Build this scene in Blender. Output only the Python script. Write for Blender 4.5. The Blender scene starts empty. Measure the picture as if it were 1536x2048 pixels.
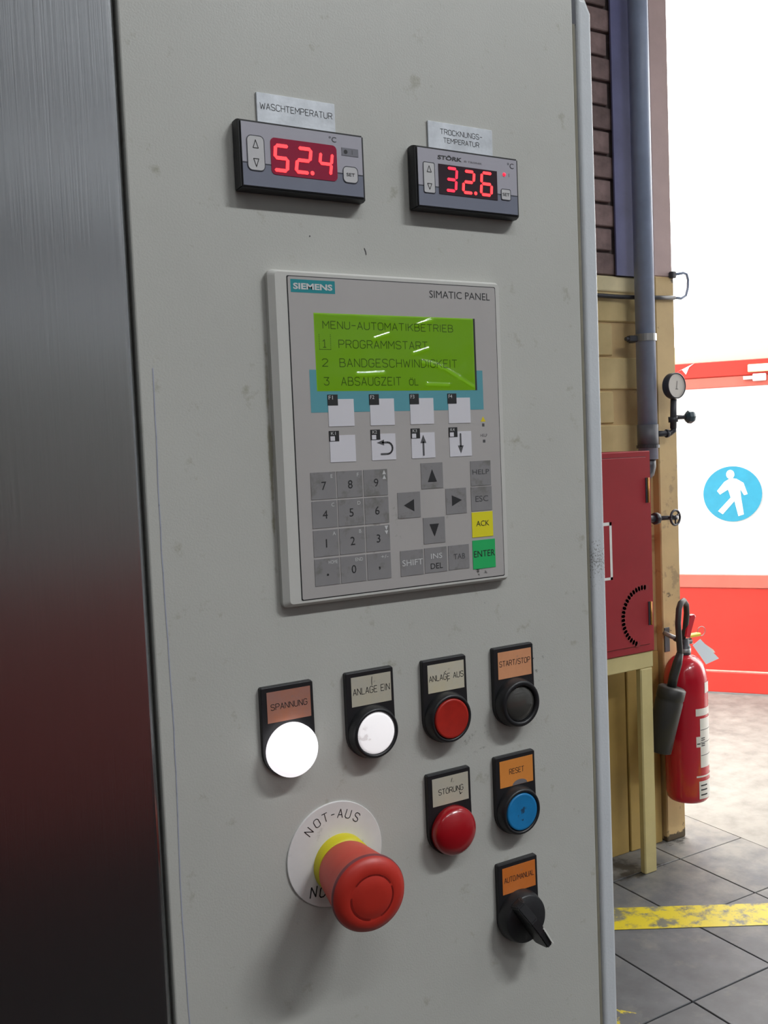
import bpy, bmesh, math, random
from mathutils import Vector, Matrix, Euler
random.seed(7)
S = bpy.context.scene
COL = S.collection
PI = math.pi
R = math.radians

# ------------------------------------------------------------------ camera
PANEL_Z = 1.507                      # height of the operator panel's centre above the floor
cam_d = bpy.data.cameras.new('camera')
cam_d.sensor_fit = 'VERTICAL'
cam_d.sensor_height = 24.0
cam_d.lens = 24.0 * 1928.33 / 2048.0
cam_d.clip_start = 0.02
cam_d.clip_end = 300
cam = bpy.data.objects.new('camera', cam_d)
COL.objects.link(cam)
right = Vector((0.86549, -0.49919, -0.04163))
up = Vector((0.06839, 0.03543, 0.99703))
fwd = Vector((0.49623, 0.86577, -0.06480))
m3 = Matrix((right, up, -fwd)).transposed()
cam.matrix_world = Matrix.Translation((-0.29589, -0.50068, PANEL_Z - 0.00744)) @ m3.to_4x4()
S.camera = cam

# ------------------------------------------------------------------ sky, exposure
S.view_settings.view_transform = 'Standard'
S.view_settings.look = 'None'
S.view_settings.exposure = 0.0
S.view_settings.gamma = 1.0
S.view_settings.use_curve_mapping = False
world = bpy.data.worlds.new('overcast_sky')
S.world = world
world.use_nodes = True
wb = world.node_tree.nodes['Background']
SKY = 8.0
wb.inputs['Color'].default_value = (1.0, 0.985, 0.95, 1)
wb.inputs['Strength'].default_value = SKY
LAMP_W = 86.0                        # watts of the brightest ceiling fixture


# ------------------------------------------------------------------ materials
def lin(c):
    c /= 255.0
    return c / 12.92 if c <= 0.04045 else ((c + 0.055) / 1.055) ** 2.4


def rgb(r, g, b, k=1.0):
    return tuple(min(0.93, lin(v) * k) for v in (r, g, b))


def mat(name, col, rough=0.5, metal=0.0, var=0.0, scale=20.0, bump=0.0, bscale=200.0, emit=None, es=0.0,
        spec=0.5, coat=0.0, stretch=None, rnd=0.0, col2=None):
    m = bpy.data.materials.new(name)
    m.use_nodes = True
    nt = m.node_tree
    b = nt.nodes['Principled BSDF']
    b.inputs['Base Color'].default_value = (*col, 1)
    b.inputs['Roughness'].default_value = rough
    b.inputs['Metallic'].default_value = metal
    b.inputs['Specular IOR Level'].default_value = spec
    b.inputs['Coat Weight'].default_value = coat
    m['tc'] = 1
    tc = nt.nodes.new('ShaderNodeTexCoord')
    vec = tc.outputs['Object']
    if stretch:
        mp = nt.nodes.new('ShaderNodeMapping')
        mp.inputs['Scale'].default_value = stretch
        nt.links.new(vec, mp.inputs['Vector'])
        vec = mp.outputs['Vector']
    last = None
    if var > 0:
        n = nt.nodes.new('ShaderNodeTexNoise')
        n.inputs['Scale'].default_value = scale
        n.inputs['Detail'].default_value = 5
        n.inputs['Roughness'].default_value = 0.6
        nt.links.new(vec, n.inputs['Vector'])
        r = nt.nodes.new('ShaderNodeValToRGB')
        r.color_ramp.elements[0].position = 0.3
        r.color_ramp.elements[1].position = 0.7
        c2 = col2 if col2 else tuple(min(0.95, v * (1 + var)) for v in col)
        c1 = col if col2 else tuple(v * (1 - var) for v in col)
        r.color_ramp.elements[0].color = (*c1, 1)
        r.color_ramp.elements[1].color = (*c2, 1)
        nt.links.new(n.outputs['Fac'], r.inputs['Fac'])
        last = r.outputs['Color']
    if rnd > 0:
        oi = nt.nodes.new('ShaderNodeObjectInfo')
        mr = nt.nodes.new('ShaderNodeMapRange')
        mr.inputs['To Min'].default_value = 1 - rnd
        mr.inputs['To Max'].default_value = 1 + rnd
        nt.links.new(oi.outputs['Random'], mr.inputs['Value'])
        mx = nt.nodes.new('ShaderNodeVectorMath')
        mx.operation = 'SCALE'
        if last is None:
            mx.inputs[0].default_value = col
        else:
            nt.links.new(last, mx.inputs[0])
        nt.links.new(mr.outputs[0], mx.inputs['Scale'])
        last = mx.outputs[0]
    if last is not None:
        nt.links.new(last, b.inputs['Base Color'])
    if bump > 0:
        n = nt.nodes.new('ShaderNodeTexNoise')
        n.inputs['Scale'].default_value = bscale
        n.inputs['Detail'].default_value = 3
        nt.links.new(vec, n.inputs['Vector'])
        bp = nt.nodes.new('ShaderNodeBump')
        bp.inputs['Strength'].default_value = bump
        bp.inputs['Distance'].default_value = 0.001
        nt.links.new(n.outputs['Fac'], bp.inputs['Height'])
        nt.links.new(bp.outputs[0], b.inputs['Normal'])
    if emit:
        b.inputs['Emission Color'].default_value = (*emit, 1)
        b.inputs['Emission Strength'].default_value = es
    return m


def stain_or_light(m, col, centre, radius, scale, thr, amount=0.8, stretch=None, soft=0.06, world=False):
    """Mix a dirt or painted daylight colour over a material where a noise passes a threshold inside a ball (object coordinates)."""
    nt = m.node_tree
    N, L = nt.nodes, nt.links
    b = N['Principled BSDF']
    tc = N.new('ShaderNodeTexCoord')
    vec = N.new('ShaderNodeNewGeometry').outputs['Position'] if world else tc.outputs['Object']
    d = N.new('ShaderNodeVectorMath'); d.operation = 'SUBTRACT'
    d.inputs[1].default_value = centre
    L.new(vec, d.inputs[0])
    sc = N.new('ShaderNodeVectorMath'); sc.operation = 'MULTIPLY'
    sc.inputs[1].default_value = stretch or (1, 1, 1)
    L.new(d.outputs[0], sc.inputs[0])
    ln = N.new('ShaderNodeVectorMath'); ln.operation = 'LENGTH'
    L.new(sc.outputs[0], ln.inputs[0])
    mr = N.new('ShaderNodeMapRange')
    mr.inputs['From Min'].default_value = radius
    mr.inputs['From Max'].default_value = 0.0
    mr.inputs['To Min'].default_value = -0.25
    mr.inputs['To Max'].default_value = 0.12
    L.new(ln.outputs['Value'], mr.inputs['Value'])
    n = N.new('ShaderNodeTexNoise')
    n.inputs['Scale'].default_value = scale
    n.inputs['Detail'].default_value = 6
    n.inputs['Roughness'].default_value = 0.65
    L.new(vec, n.inputs['Vector'])
    ad = N.new('ShaderNodeMath'); ad.operation = 'ADD'
    L.new(n.outputs['Fac'], ad.inputs[0]); L.new(mr.outputs[0], ad.inputs[1])
    th = N.new('ShaderNodeMapRange')
    th.inputs['From Min'].default_value = thr
    th.inputs['From Max'].default_value = thr + soft
    th.inputs['To Max'].default_value = amount
    L.new(ad.outputs[0], th.inputs['Value'])
    mx = N.new('ShaderNodeMix'); mx.data_type = 'RGBA'
    L.new(th.outputs[0], mx.inputs['Factor'])
    src = b.inputs['Base Color'].links[0].from_socket if b.inputs['Base Color'].links else None
    if src:
        L.new(src, mx.inputs['A'])
    else:
        mx.inputs['A'].default_value = b.inputs['Base Color'].default_value
    mx.inputs['B'].default_value = (*col, 1)
    L.new(mx.outputs['Result'], b.inputs['Base Color'])
    return m


DOOR = rgb(190, 190, 184)
M = {}
M['door'] = mat('grey_door_paint', DOOR, 0.42, var=0.035, scale=9, bump=0.10, bscale=900)
DIRT = (0.10, 0.095, 0.075)
stain_or_light(M['door'], DIRT, (0.088, 0, -0.165), 0.10, 150, 0.655, 0.6)
stain_or_light(M['door'], DIRT, (0.050, 0, -0.195), 0.04, 110, 0.60, 0.45)
stain_or_light(M['door'], DIRT, (0.02, 0, -0.20), 0.25, 60, 0.80, 0.45)
stain_or_light(M['door'], (0.30, 0.28, 0.20), (0.0, 0, 0.02), 0.42, 22, 0.74, 0.35, soft=0.12)
stain_or_light(M['door'], DIRT, (0.062, 0, -0.103), 0.03, 160, 0.64, 0.35)
stain_or_light(M['door'], (0.20, 0.18, 0.09), (-0.0806, 0, -0.005), 0.10, 60, 0.36, 0.6, stretch=(48, 1, 1), soft=0.15)
M['body'] = mat('grey_body_paint', rgb(206, 210, 214), 0.3, var=0.04, scale=15, bump=0.15, bscale=500)
stain_or_light(M['body'], DIRT, (0.16, 0, -0.09), 0.05, 700, 0.60, 0.7)
M['recess'] = mat('olive_seal', rgb(128, 124, 108), 0.7, var=0.15, scale=30)
M['rubber'] = mat('black_rubber', (0.012, 0.012, 0.012), 0.7, spec=0.25)
M['steel'] = mat('brushed_stainless_steel', (0.50, 0.505, 0.515), 0.19, metal=1.0, var=0.05, scale=3, bump=0.13, bscale=1.0, stretch=(1500, 1500, 10))
M['black'] = mat('black_plastic', (0.014, 0.014, 0.016), 0.42, bump=0.08, bscale=1500)
M['blackgloss'] = mat('black_gloss_plastic', (0.012, 0.012, 0.012), 0.22)
M['alu'] = mat('engraved_aluminium', (0.66, 0.69, 0.73), 0.36, metal=0.35, var=0.18, scale=60, bump=0.1, bscale=300)
M['ink'] = mat('black_ink', (0.02, 0.02, 0.022), 0.6)
M['inkgrey'] = mat('grey_ink', (0.085, 0.085, 0.09), 0.6)
M['inkwhite'] = mat('white_ink', (0.62, 0.62, 0.62), 0.6)
M['facelight'] = mat('light_grey_foil', rgb(172, 170, 180), 0.38)
M['facedark'] = mat('slate_grey_foil', rgb(118, 122, 138), 0.38)
M['faceline'] = mat('dark_grey_line', (0.04, 0.045, 0.06), 0.5)
M['btnlight'] = mat('pale_button_foil', rgb(200, 199, 200), 0.35)
M['patch'] = mat('faded_grey_patch', rgb(116, 116, 124), 0.5)
M['winred'] = mat('dark_red_display_window', (0.11, 0.004, 0.02), 0.2, emit=(0.30, 0.0, 0.03), es=0.35)
M['winblack'] = mat('black_red_display_window', (0.03, 0.012, 0.02), 0.16)
M['led'] = mat('glowing_red_segment', (0.8, 0.05, 0.05), 0.4, emit=(1.0, 0.035, 0.045), es=1.9)
M['leddim'] = mat('dimmer_red_segment', (0.8, 0.05, 0.08), 0.4, emit=(1.0, 0.02, 0.06), es=1.15)
M['panel'] = mat('light_grey_panel_plastic', rgb(202, 201, 196), 0.4, bump=0.04, bscale=700)
M['membrane'] = mat('warm_grey_membrane', rgb(178, 174, 172), 0.42, var=0.025, scale=25)
stain_or_light(M['membrane'], (0.16, 0.15, 0.12), (-0.005, 0, -0.055), 0.11, 70, 0.66, 0.55)
stain_or_light(M['membrane'], (0.02, 0.02, 0.015), (0.056, 0, -0.0885), 0.014, 170, 0.46, 0.9)
M['cyan'] = mat('turquoise_print', rgb(92, 158, 170), 0.42)
M['logo'] = mat('teal_logo_print', rgb(28, 140, 148), 0.4)
M['lcd'] = mat('green_backlit_display', (0.10, 0.22, 0.005), 0.5, emit=(0.20, 0.44, 0.004), es=0.42, var=0.16, scale=14)
M['lcdink'] = mat('dark_green_liquid_crystal', (0.02, 0.045, 0.008), 0.6, emit=(0.03, 0.075, 0.003), es=0.5)
M['keygrey'] = mat('grey_key_print', rgb(138, 136, 137), 0.45, var=0.05, scale=60)
stain_or_light(M['keygrey'], (0.12, 0.115, 0.09), (0, 0, PANEL_Z), 0.5, 95, 0.60, 0.5, soft=0.14, world=True)
M['keywhite'] = mat('white_key_print', rgb(218, 216, 222), 0.45)
M['keyblack'] = mat('black_key_tag', (0.022, 0.022, 0.024), 0.45)
M['keyyellow'] = mat('yellow_key_print', (0.80, 0.72, 0.02), 0.45)
M['keygreen'] = mat('green_key_print', (0.02, 0.46, 0.13), 0.45, var=0.05)
M['warn'] = mat('yellow_warning_print', (0.75, 0.6, 0.02), 0.5)


def insert(name, c1, c2, spots=True):
    m = mat(name, c1, 0.4, var=0.1, scale=55, col2=c2)
    if spots:
        stain_or_light(m, (0.22, 0.2, 0.2), (0.002, 0, 0.004), 0.018, 140, 0.64, 0.5)
    return m


M['ins_brown'] = insert('faded_brown_label', rgb(160, 120, 112), rgb(176, 112, 84))
M['ins_beige'] = insert('beige_label', rgb(186, 182, 170), rgb(194, 186, 164), True)
M['ins_cream'] = insert('cream_label', rgb(198, 194, 182), rgb(204, 194, 164))
M['ins_peach'] = insert('peach_orange_label', rgb(214, 150, 110), rgb(226, 160, 118))
M['ins_orange'] = insert('orange_label', rgb(220, 138, 62), rgb(228, 146, 70), False)
M['ins_dark'] = insert('dark_orange_label', rgb(206, 112, 40), rgb(214, 124, 62))
M['wear'] = mat('bare_grey_patch', rgb(120, 116, 118), 0.5)
M['lampwhite'] = mat('lit_white_lens', (0.85, 0.85, 0.88), 0.35, emit=(1.0, 0.97, 1.0), es=0.9)
M['capwhite'] = mat('lit_dirty_white_cap', (0.8, 0.78, 0.78), 0.35, emit=(1.0, 0.96, 0.98), es=0.5)
stain_or_light(M['capwhite'], (0.20, 0.16, 0.15), (-0.010, -0.009, -0.002), 0.011, 170, 0.50, 0.8)
M['lensred'] = mat('red_translucent_lens', (0.36, 0.006, 0.012), 0.25, coat=0.3)
M['capred'] = mat('red_button_cap', (0.42, 0.020, 0.012), 0.4, var=0.15, scale=90)
M['capblue'] = mat('blue_button_cap', (0.012, 0.20, 0.47), 0.4, var=0.1, scale=90)
stain_or_light(M['capblue'], (0.02, 0.03, 0.05), (0, -0.0095, -0.001), 0.011, 200, 0.52, 0.8)
M['lensclear'] = mat('dark_smoky_lens', (0.060, 0.057, 0.052), 0.14, coat=0.6)
M['stopred'] = mat('emergency_stop_red', (0.50, 0.030, 0.018), 0.42, var=0.08, scale=50)
M['stopskirt'] = mat('faded_orange_red', (0.62, 0.055, 0.028), 0.45, var=0.08, scale=50)
M['stopdark'] = mat('worn_red_rim', rgb(125, 62, 66), 0.5)
M['groove'] = mat('moulded_dark_red', (0.26, 0.012, 0.008), 0.5)
M['stopyellow'] = mat('yellow_collar', (0.66, 0.58, 0.012), 0.45, var=0.05)
M['disc'] = mat('white_label_disc', rgb(222, 220, 219), 0.45, var=0.04, scale=60)
stain_or_light(M['disc'], (0.14, 0.14, 0.12), (-0.004, 0, 0.004), 0.05, 90, 0.60, 0.6, soft=0.14)
M['handlewhite'] = mat('white_pointer', (0.7, 0.7, 0.66), 0.5)
M['pen'] = mat('blue_pen_line', rgb(164, 168, 186), 0.6, var=0.12, scale=60)

# surroundings
M['cream'] = mat('cream_wall_paint', rgb(190, 162, 114), 0.6, var=0.10, scale=6, bump=0.3, bscale=60)
stain_or_light(M['cream'], (0.20, 0.14, 0.08), (2.1, 2.0, 1.0), 2.6, 14, 0.66, 0.5)
stain_or_light(M['cream'], (0.03, 0.022, 0.015), (2.3, 2.03, 0.0), 0.30, 22, 0.40, 0.9, stretch=(1, 1, 5.0))
M['creambrick'] = mat('cream_painted_brick', rgb(196, 174, 124), 0.6, var=0.12, scale=9, bump=0.3, bscale=60, rnd=0.06)
M['standpaint'] = mat('pale_yellow_stand_paint', rgb(194, 180, 128), 0.55, var=0.06, scale=12)
stain_or_light(M['standpaint'], (0.08, 0.05, 0.03), (0.62, 0, 0.4), 0.6, 40, 0.68, 0.8)
M['olive'] = mat('olive_panel_paint', rgb(176, 148, 84), 0.65, var=0.12, scale=7)
M['ledge'] = mat('pale_cream_ledge', rgb(214, 200, 160), 0.6, var=0.1, scale=14)
M['brick'] = mat('dark_brown_brick', rgb(136, 114, 112), 0.8, var=0.3, scale=18, bump=0.5, bscale=80, rnd=0.3)
M['mortar'] = mat('dark_mortar', rgb(124, 110, 108), 0.9, var=0.2, scale=30)
M['pillar'] = mat('flare_pink_plaster', rgb(172, 148, 146), 0.65, var=0.08, scale=7, bump=0.2, bscale=60)  # pink of the lens flare put into the upper pier's colour
M['steelflare'] = mat('flare_blue_steel_paint', rgb(104, 106, 146), 0.45, var=0.2, scale=6)  # bluish lens flare put into the stanchion's colour
M['pipe'] = mat('flare_blue_pipe_paint', rgb(138, 150, 176), 0.42, var=0.15, scale=7)  # lens flare's blue cast mixed into the pipe colour
M['pipelow'] = mat('dark_grey_pipe_joint', rgb(92, 94, 102), 0.5)
M['galv'] = mat('grey_metal', rgb(150, 150, 150), 0.4, metal=0.6)
M['darkmetal'] = mat('dark_grey_metal', rgb(66, 66, 72), 0.45, metal=0.3)
M['hydrant'] = mat('dark_red_cabinet_paint', rgb(152, 42, 50), 0.6, var=0.08, scale=5, spec=0.25)
M['hydrantmark'] = mat('darker_red_mark', rgb(134, 34, 42), 0.6)
M['white'] = mat('white_paint', rgb(226, 224, 222), 0.5)
M['brass'] = mat('worn_brass', rgb(205, 150, 80), 0.4, metal=0.5)
M['extred'] = mat('extinguisher_red', (0.52, 0.010, 0.026), 0.22, coat=0.4)
M['horn'] = mat('black_horn', (0.030, 0.029, 0.028), 0.5)
M['paper'] = mat('pale_blue_paper', rgb(214, 232, 242), 0.6)
M['sticker'] = mat('off_white_sticker', rgb(228, 224, 218), 0.5)
M['yellowpin'] = mat('yellow_plastic', (0.85, 0.62, 0.05), 0.4)
M['gatered'] = mat('bright_red_gate_paint', (0.48, 0.030, 0.020), 0.5, var=0.10, scale=5)
M['gatepink'] = mat('faded_red_gate_paint', (0.56, 0.12, 0.09), 0.5, var=0.08, scale=6)
M['seam'] = mat('scuffed_pale_edge', (0.62, 0.34, 0.28), 0.6, var=0.2, scale=12)
M['gatewhite'] = mat('white_gate_panel', (0.85, 0.85, 0.84), 0.5)
M['signblue'] = mat('sign_blue', (0.03, 0.26, 0.40), 0.4, var=0.06)
M['lintel'] = mat('cream_beam_paint', (0.80, 0.68, 0.40), 0.5)
M['knobgreen'] = mat('dark_teal_plastic', rgb(58, 78, 88), 0.45)
M['dial'] = mat('pale_dial', rgb(196, 190, 184), 0.5)
M['tile'] = mat('grey_stone_tile', rgb(92, 94, 98), 0.5, var=0.22, scale=9, bump=0.35, bscale=40, rnd=0.05, spec=0.40)
stain_or_light(M['tile'], (0.25, 0.24, 0.21), (2.55, 2.1, 0), 1.15, 10, 0.32, 0.75, soft=0.36, world=True)  # painted daylight: tiles lightened towards the pier and opening
stain_or_light(M['tile'], (0.02, 0.018, 0.016), (2.035, 1.96, 0), 0.17, 16, 0.44, 0.85, soft=0.14, world=True)
stain_or_light(M['tile'], (0.02, 0.018, 0.016), (2.33, 2.02, 0), 0.10, 30, 0.46, 0.85, stretch=(1, 2.2, 1), soft=0.12, world=True)
M['concrete'] = mat('grey_concrete', rgb(100, 99, 95), 0.5, var=0.2, scale=4, bump=0.3, bscale=40, spec=0.40)
stain_or_light(M['concrete'], (0.31, 0.30, 0.27), (2.55, 2.1, 0), 3.5, 10, 0.26, 0.62, soft=0.42, world=True)  # painted daylight: concrete lightened around the opening
M['joint'] = mat('dark_floor_joint', (0.012, 0.012, 0.014), 0.8)
M['reflfloor'] = mat('dark_reflection_floor', (0.016, 0.015, 0.015), 0.6, var=0.2, scale=3, spec=0.15)
M['hallwall'] = mat('grey_hall_wall', rgb(150, 153, 156), 0.7, var=0.05, scale=2)
M['halldark'] = mat('mid_grey_reflection_band', rgb(110, 110, 108), 0.7, var=0.1, scale=2)
M['maroon'] = mat('maroon_reflection_paint', rgb(104, 44, 42), 0.6, var=0.1, scale=3)
M['ceil'] = mat('pale_ceiling', rgb(190, 190, 186), 0.8)
M['fixture'] = mat('white_lamp_housing', (0.8, 0.8, 0.8), 0.4)
M['tube'] = mat('lit_fluorescent_tube', (1, 1, 1), 0.4, emit=(0.93, 0.98, 1.0), es=9.0)


def worn(name, base, paint, scale, thr, soft=0.1):
    m = mat(name, base, 0.42, var=0.2, scale=9)
    nt = m.node_tree
    b = nt.nodes['Principled BSDF']
    tc = nt.nodes.new('ShaderNodeTexCoord')
    n = nt.nodes.new('ShaderNodeTexNoise')
    n.inputs['Scale'].default_value = scale
    n.inputs['Detail'].default_value = 8
    n.inputs['Roughness'].default_value = 0.68
    nt.links.new(tc.outputs['Object'], n.inputs['Vector'])
    mr = nt.nodes.new('ShaderNodeMapRange')
    mr.inputs['From Min'].default_value = thr
    mr.inputs['From Max'].default_value = thr + soft
    nt.links.new(n.outputs['Fac'], mr.inputs['Value'])
    mx = nt.nodes.new('ShaderNodeMix'); mx.data_type = 'RGBA'
    nt.links.new(mr.outputs[0], mx.inputs['Factor'])
    nt.links.new(b.inputs['Base Color'].links[0].from_socket, mx.inputs['A'])
    mx.inputs['B'].default_value = (*paint, 1)
    nt.links.new(mx.outputs['Result'], b.inputs['Base Color'])
    return m


M['stripe'] = worn('worn_yellow_floor_paint', rgb(112, 112, 100), (0.62, 0.50, 0.02), 16, 0.40, 0.12)
M['stripe2'] = worn('scuffed_yellow_floor_paint', rgb(92, 94, 98), (0.55, 0.45, 0.03), 26, 0.54, 0.05)


def film_material():
    m = bpy.data.materials.new('clear_puckered_film')
    m.use_nodes = True
    nt = m.node_tree
    nt.nodes.remove(nt.nodes['Principled BSDF'])
    out = nt.nodes['Material Output']
    tr = nt.nodes.new('ShaderNodeBsdfTransparent')
    tr.inputs['Color'].default_value = (0.96, 0.98, 0.94, 1)
    gl = nt.nodes.new('ShaderNodeBsdfGlossy')
    gl.inputs['Roughness'].default_value = 0.12
    fr = nt.nodes.new('ShaderNodeFresnel')
    fr.inputs['IOR'].default_value = 1.45
    mx = nt.nodes.new('ShaderNodeMixShader')
    nt.links.new(fr.outputs[0], mx.inputs['Fac'])
    nt.links.new(tr.outputs[0], mx.inputs[1])
    nt.links.new(gl.outputs[0], mx.inputs[2])
    nt.links.new(mx.outputs[0], out.inputs['Surface'])
    return m


M['film'] = film_material()


# ------------------------------------------------------------------ mesh helpers
class MB:
    """Collects shapes into one mesh. Flat faces; pass smooth=True for turned shapes."""

    def __init__(self):
        self.bm = bmesh.new()

    def box(self, x0, x1, y0, y1, z0, z1, bev=0.0, seg=2):
        bm = bmesh.new()
        bmesh.ops.create_cube(bm, size=1)
        for v in bm.verts:
            v.co = Vector(((x0 + x1) / 2 + v.co.x * (x1 - x0), (y0 + y1) / 2 + v.co.y * (y1 - y0), (z0 + z1) / 2 + v.co.z * (z1 - z0)))
        if bev > 0:
            bmesh.ops.bevel(bm, geom=bm.edges[:], offset=bev, segments=seg, affect='EDGES', profile=0.5)
        self._take(bm)
        return self

    def _take(self, bm):
        me = bpy.data.meshes.new('tmp')
        bm.to_mesh(me)
        bm.free()
        self.bm.from_mesh(me)
        bpy.data.meshes.remove(me)

    def prism(self, pts, y0, y1, bev=0.0, seg=2):
        """Polygon in x-z (counter-clockwise seen from -y), front at y0, back at y1."""
        bm = bmesh.new()
        f = [bm.verts.new((p[0], y0, p[1])) for p in pts]
        k = [bm.verts.new((p[0], y1, p[1])) for p in pts]
        n = len(pts)
        ff = bm.faces.new(f)
        bm.faces.new(list(reversed(k)))
        for i in range(n):
            j = (i + 1) % n
            bm.faces.new((f[i], k[i], k[j], f[j]))
        if bev > 0:
            bmesh.ops.bevel(bm, geom=ff.edges[:], offset=bev, segments=seg, affect='EDGES', profile=0.5)
        bmesh.ops.recalc_face_normals(bm, faces=bm.faces[:])
        self._take(bm)
        return self

    def flat(self, pts, y):
        vs = [self.bm.verts.new((p[0], y, p[1])) for p in pts]
        self.bm.faces.new(vs)
        return self

    def lathe(self, prof, origin=(0, 0, 0), axis=(0, -1, 0), n=40, a0=0.0, a1=2 * PI, smooth=True):
        """prof: (radius, distance along the axis) pairs."""
        ax = Vector(axis).normalized()
        ref = Vector((0, 0, 1)) if abs(ax.z) < 0.9 else Vector((1, 0, 0))
        u = ax.cross(ref).normalized()
        v = u.cross(ax).normalized()
        o = Vector(origin)
        full = abs(a1 - a0 - 2 * PI) < 1e-6
        cnt = n if full else n + 1
        rings = []
        for r, h in prof:
            if r < 1e-7:
                rings.append([self.bm.verts.new(o + ax * h)])
            else:
                rings.append([self.bm.verts.new(o + ax * h + (u * math.cos(a0 + (a1 - a0) * i / n) + v * math.sin(a0 + (a1 - a0) * i / n)) * r) for i in range(cnt)])
        fs = []
        for A, B in zip(rings, rings[1:]):
            for i in range(n):
                j = (i + 1) % cnt
                a = [A[0]] if len(A) == 1 else [A[i], A[j]]
                b = [B[0]] if len(B) == 1 else [B[j], B[i]]
                if len(a) + len(b) > 2:
                    try:
                        fs.append(self.bm.faces.new(a + b))
                    except ValueError:
                        pass
        for f in fs:
            f.smooth = smooth
        bmesh.ops.recalc_face_normals(self.bm, faces=fs)
        return self

    def tube(self, pts, r, n=12, caps=True):
        P = [Vector(p) for p in pts]
        rings = []
        prev = None
        for i, p in enumerate(P):
            t = (P[min(i + 1, len(P) - 1)] - P[max(i - 1, 0)]).normalized()
            if prev is None:
                ref = Vector((0, 0, 1)) if abs(t.z) < 0.9 else Vector((1, 0, 0))
                u = t.cross(ref).normalized()
            else:
                u = (prev - t * prev.dot(t)).normalized()
            prev = u
            v = t.cross(u)
            rr = r[i] if isinstance(r, (list, tuple)) else r
            rings.append([self.bm.verts.new(p + (u * math.cos(2 * PI * k / n) + v * math.sin(2 * PI * k / n)) * rr) for k in range(n)])
        fs = []
        for A, B in zip(rings, rings[1:]):
            for k in range(n):
                fs.append(self.bm.faces.new((A[k], A[(k + 1) % n], B[(k + 1) % n], B[k])))
        for f in fs:
            f.smooth = True
        if caps:
            fs.append(self.bm.faces.new(rings[0]))
            fs.append(self.bm.faces.new(rings[-1]))
        bmesh.ops.recalc_face_normals(self.bm, faces=fs)
        return self

    def stroke(self, pts, w, y, closed=False):
        """Flat ribbon of width w with round joins, facing -y."""
        h = w / 2
        P = [Vector((p[0], p[1])) for p in pts]
        segs = list(zip(P, P[1:])) + ([(P[-1], P[0])] if closed else [])
        for a, b in segs:
            d = (b - a)
            if d.length < 1e-9:
                continue
            d.normalize()
            nn = Vector((-d.y, d.x)) * h
            e = d * h * 0.55
            ring = [a - e - nn * 0.6, a - nn, b - nn, b + e - nn * 0.6, b + e + nn * 0.6, b + nn, a + nn, a - e + nn * 0.6]
            self.flat([(q.x, q.y) for q in ring], y)
        return self

    def obj(self, name, m, parent=None, loc=None, rot=None):
        me = bpy.data.meshes.new(name)
        self.bm.to_mesh(me)
        self.bm.free()
        return link(name, me, m, parent, loc, rot)


def link(name, me, m, parent=None, loc=None, rot=None):
    if m is not None and not me.materials:
        me.materials.append(m)
    o = bpy.data.objects.new(name, me)
    COL.objects.link(o)
    if parent is not None:
        o.parent = parent
    if loc is not None:
        o.location = loc
    if rot is not None:
        o.rotation_euler = rot
    return o


def thing(name, label, cat, loc=(0, 0, 0), rot=(0, 0, 0), group=None):
    o = bpy.data.objects.new(name, None)
    o.empty_display_size = 0.02
    COL.objects.link(o)
    o.location = loc
    o.rotation_euler = rot
    return tag(o, label, cat, group)


def tag(o, label, cat, group=None):
    o['label'] = label
    o['category'] = cat
    if group:
        o['group'] = group
    return o


def struct(o):
    o['kind'] = 'structure'
    return o


def rrect(x0, x1, z0, z1, r, n=5):
    out = []
    for cx, cz, a in ((x1 - r, z0 + r, -PI / 2), (x1 - r, z1 - r, 0), (x0 + r, z1 - r, PI / 2), (x0 + r, z0 + r, PI)):
        for i in range(n + 1):
            t = a + PI / 2 * i / n
            out.append((cx + r * math.cos(t), cz + r * math.sin(t)))
    return out


def rect(x0, x1, z0, z1):
    return [(x0, z0), (x1, z0), (x1, z1), (x0, z1)]


def circle(cx, cz, r, n=24):
    return [(cx + r * math.cos(2 * PI * i / n), cz + r * math.sin(2 * PI * i / n)) for i in range(n)]


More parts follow.
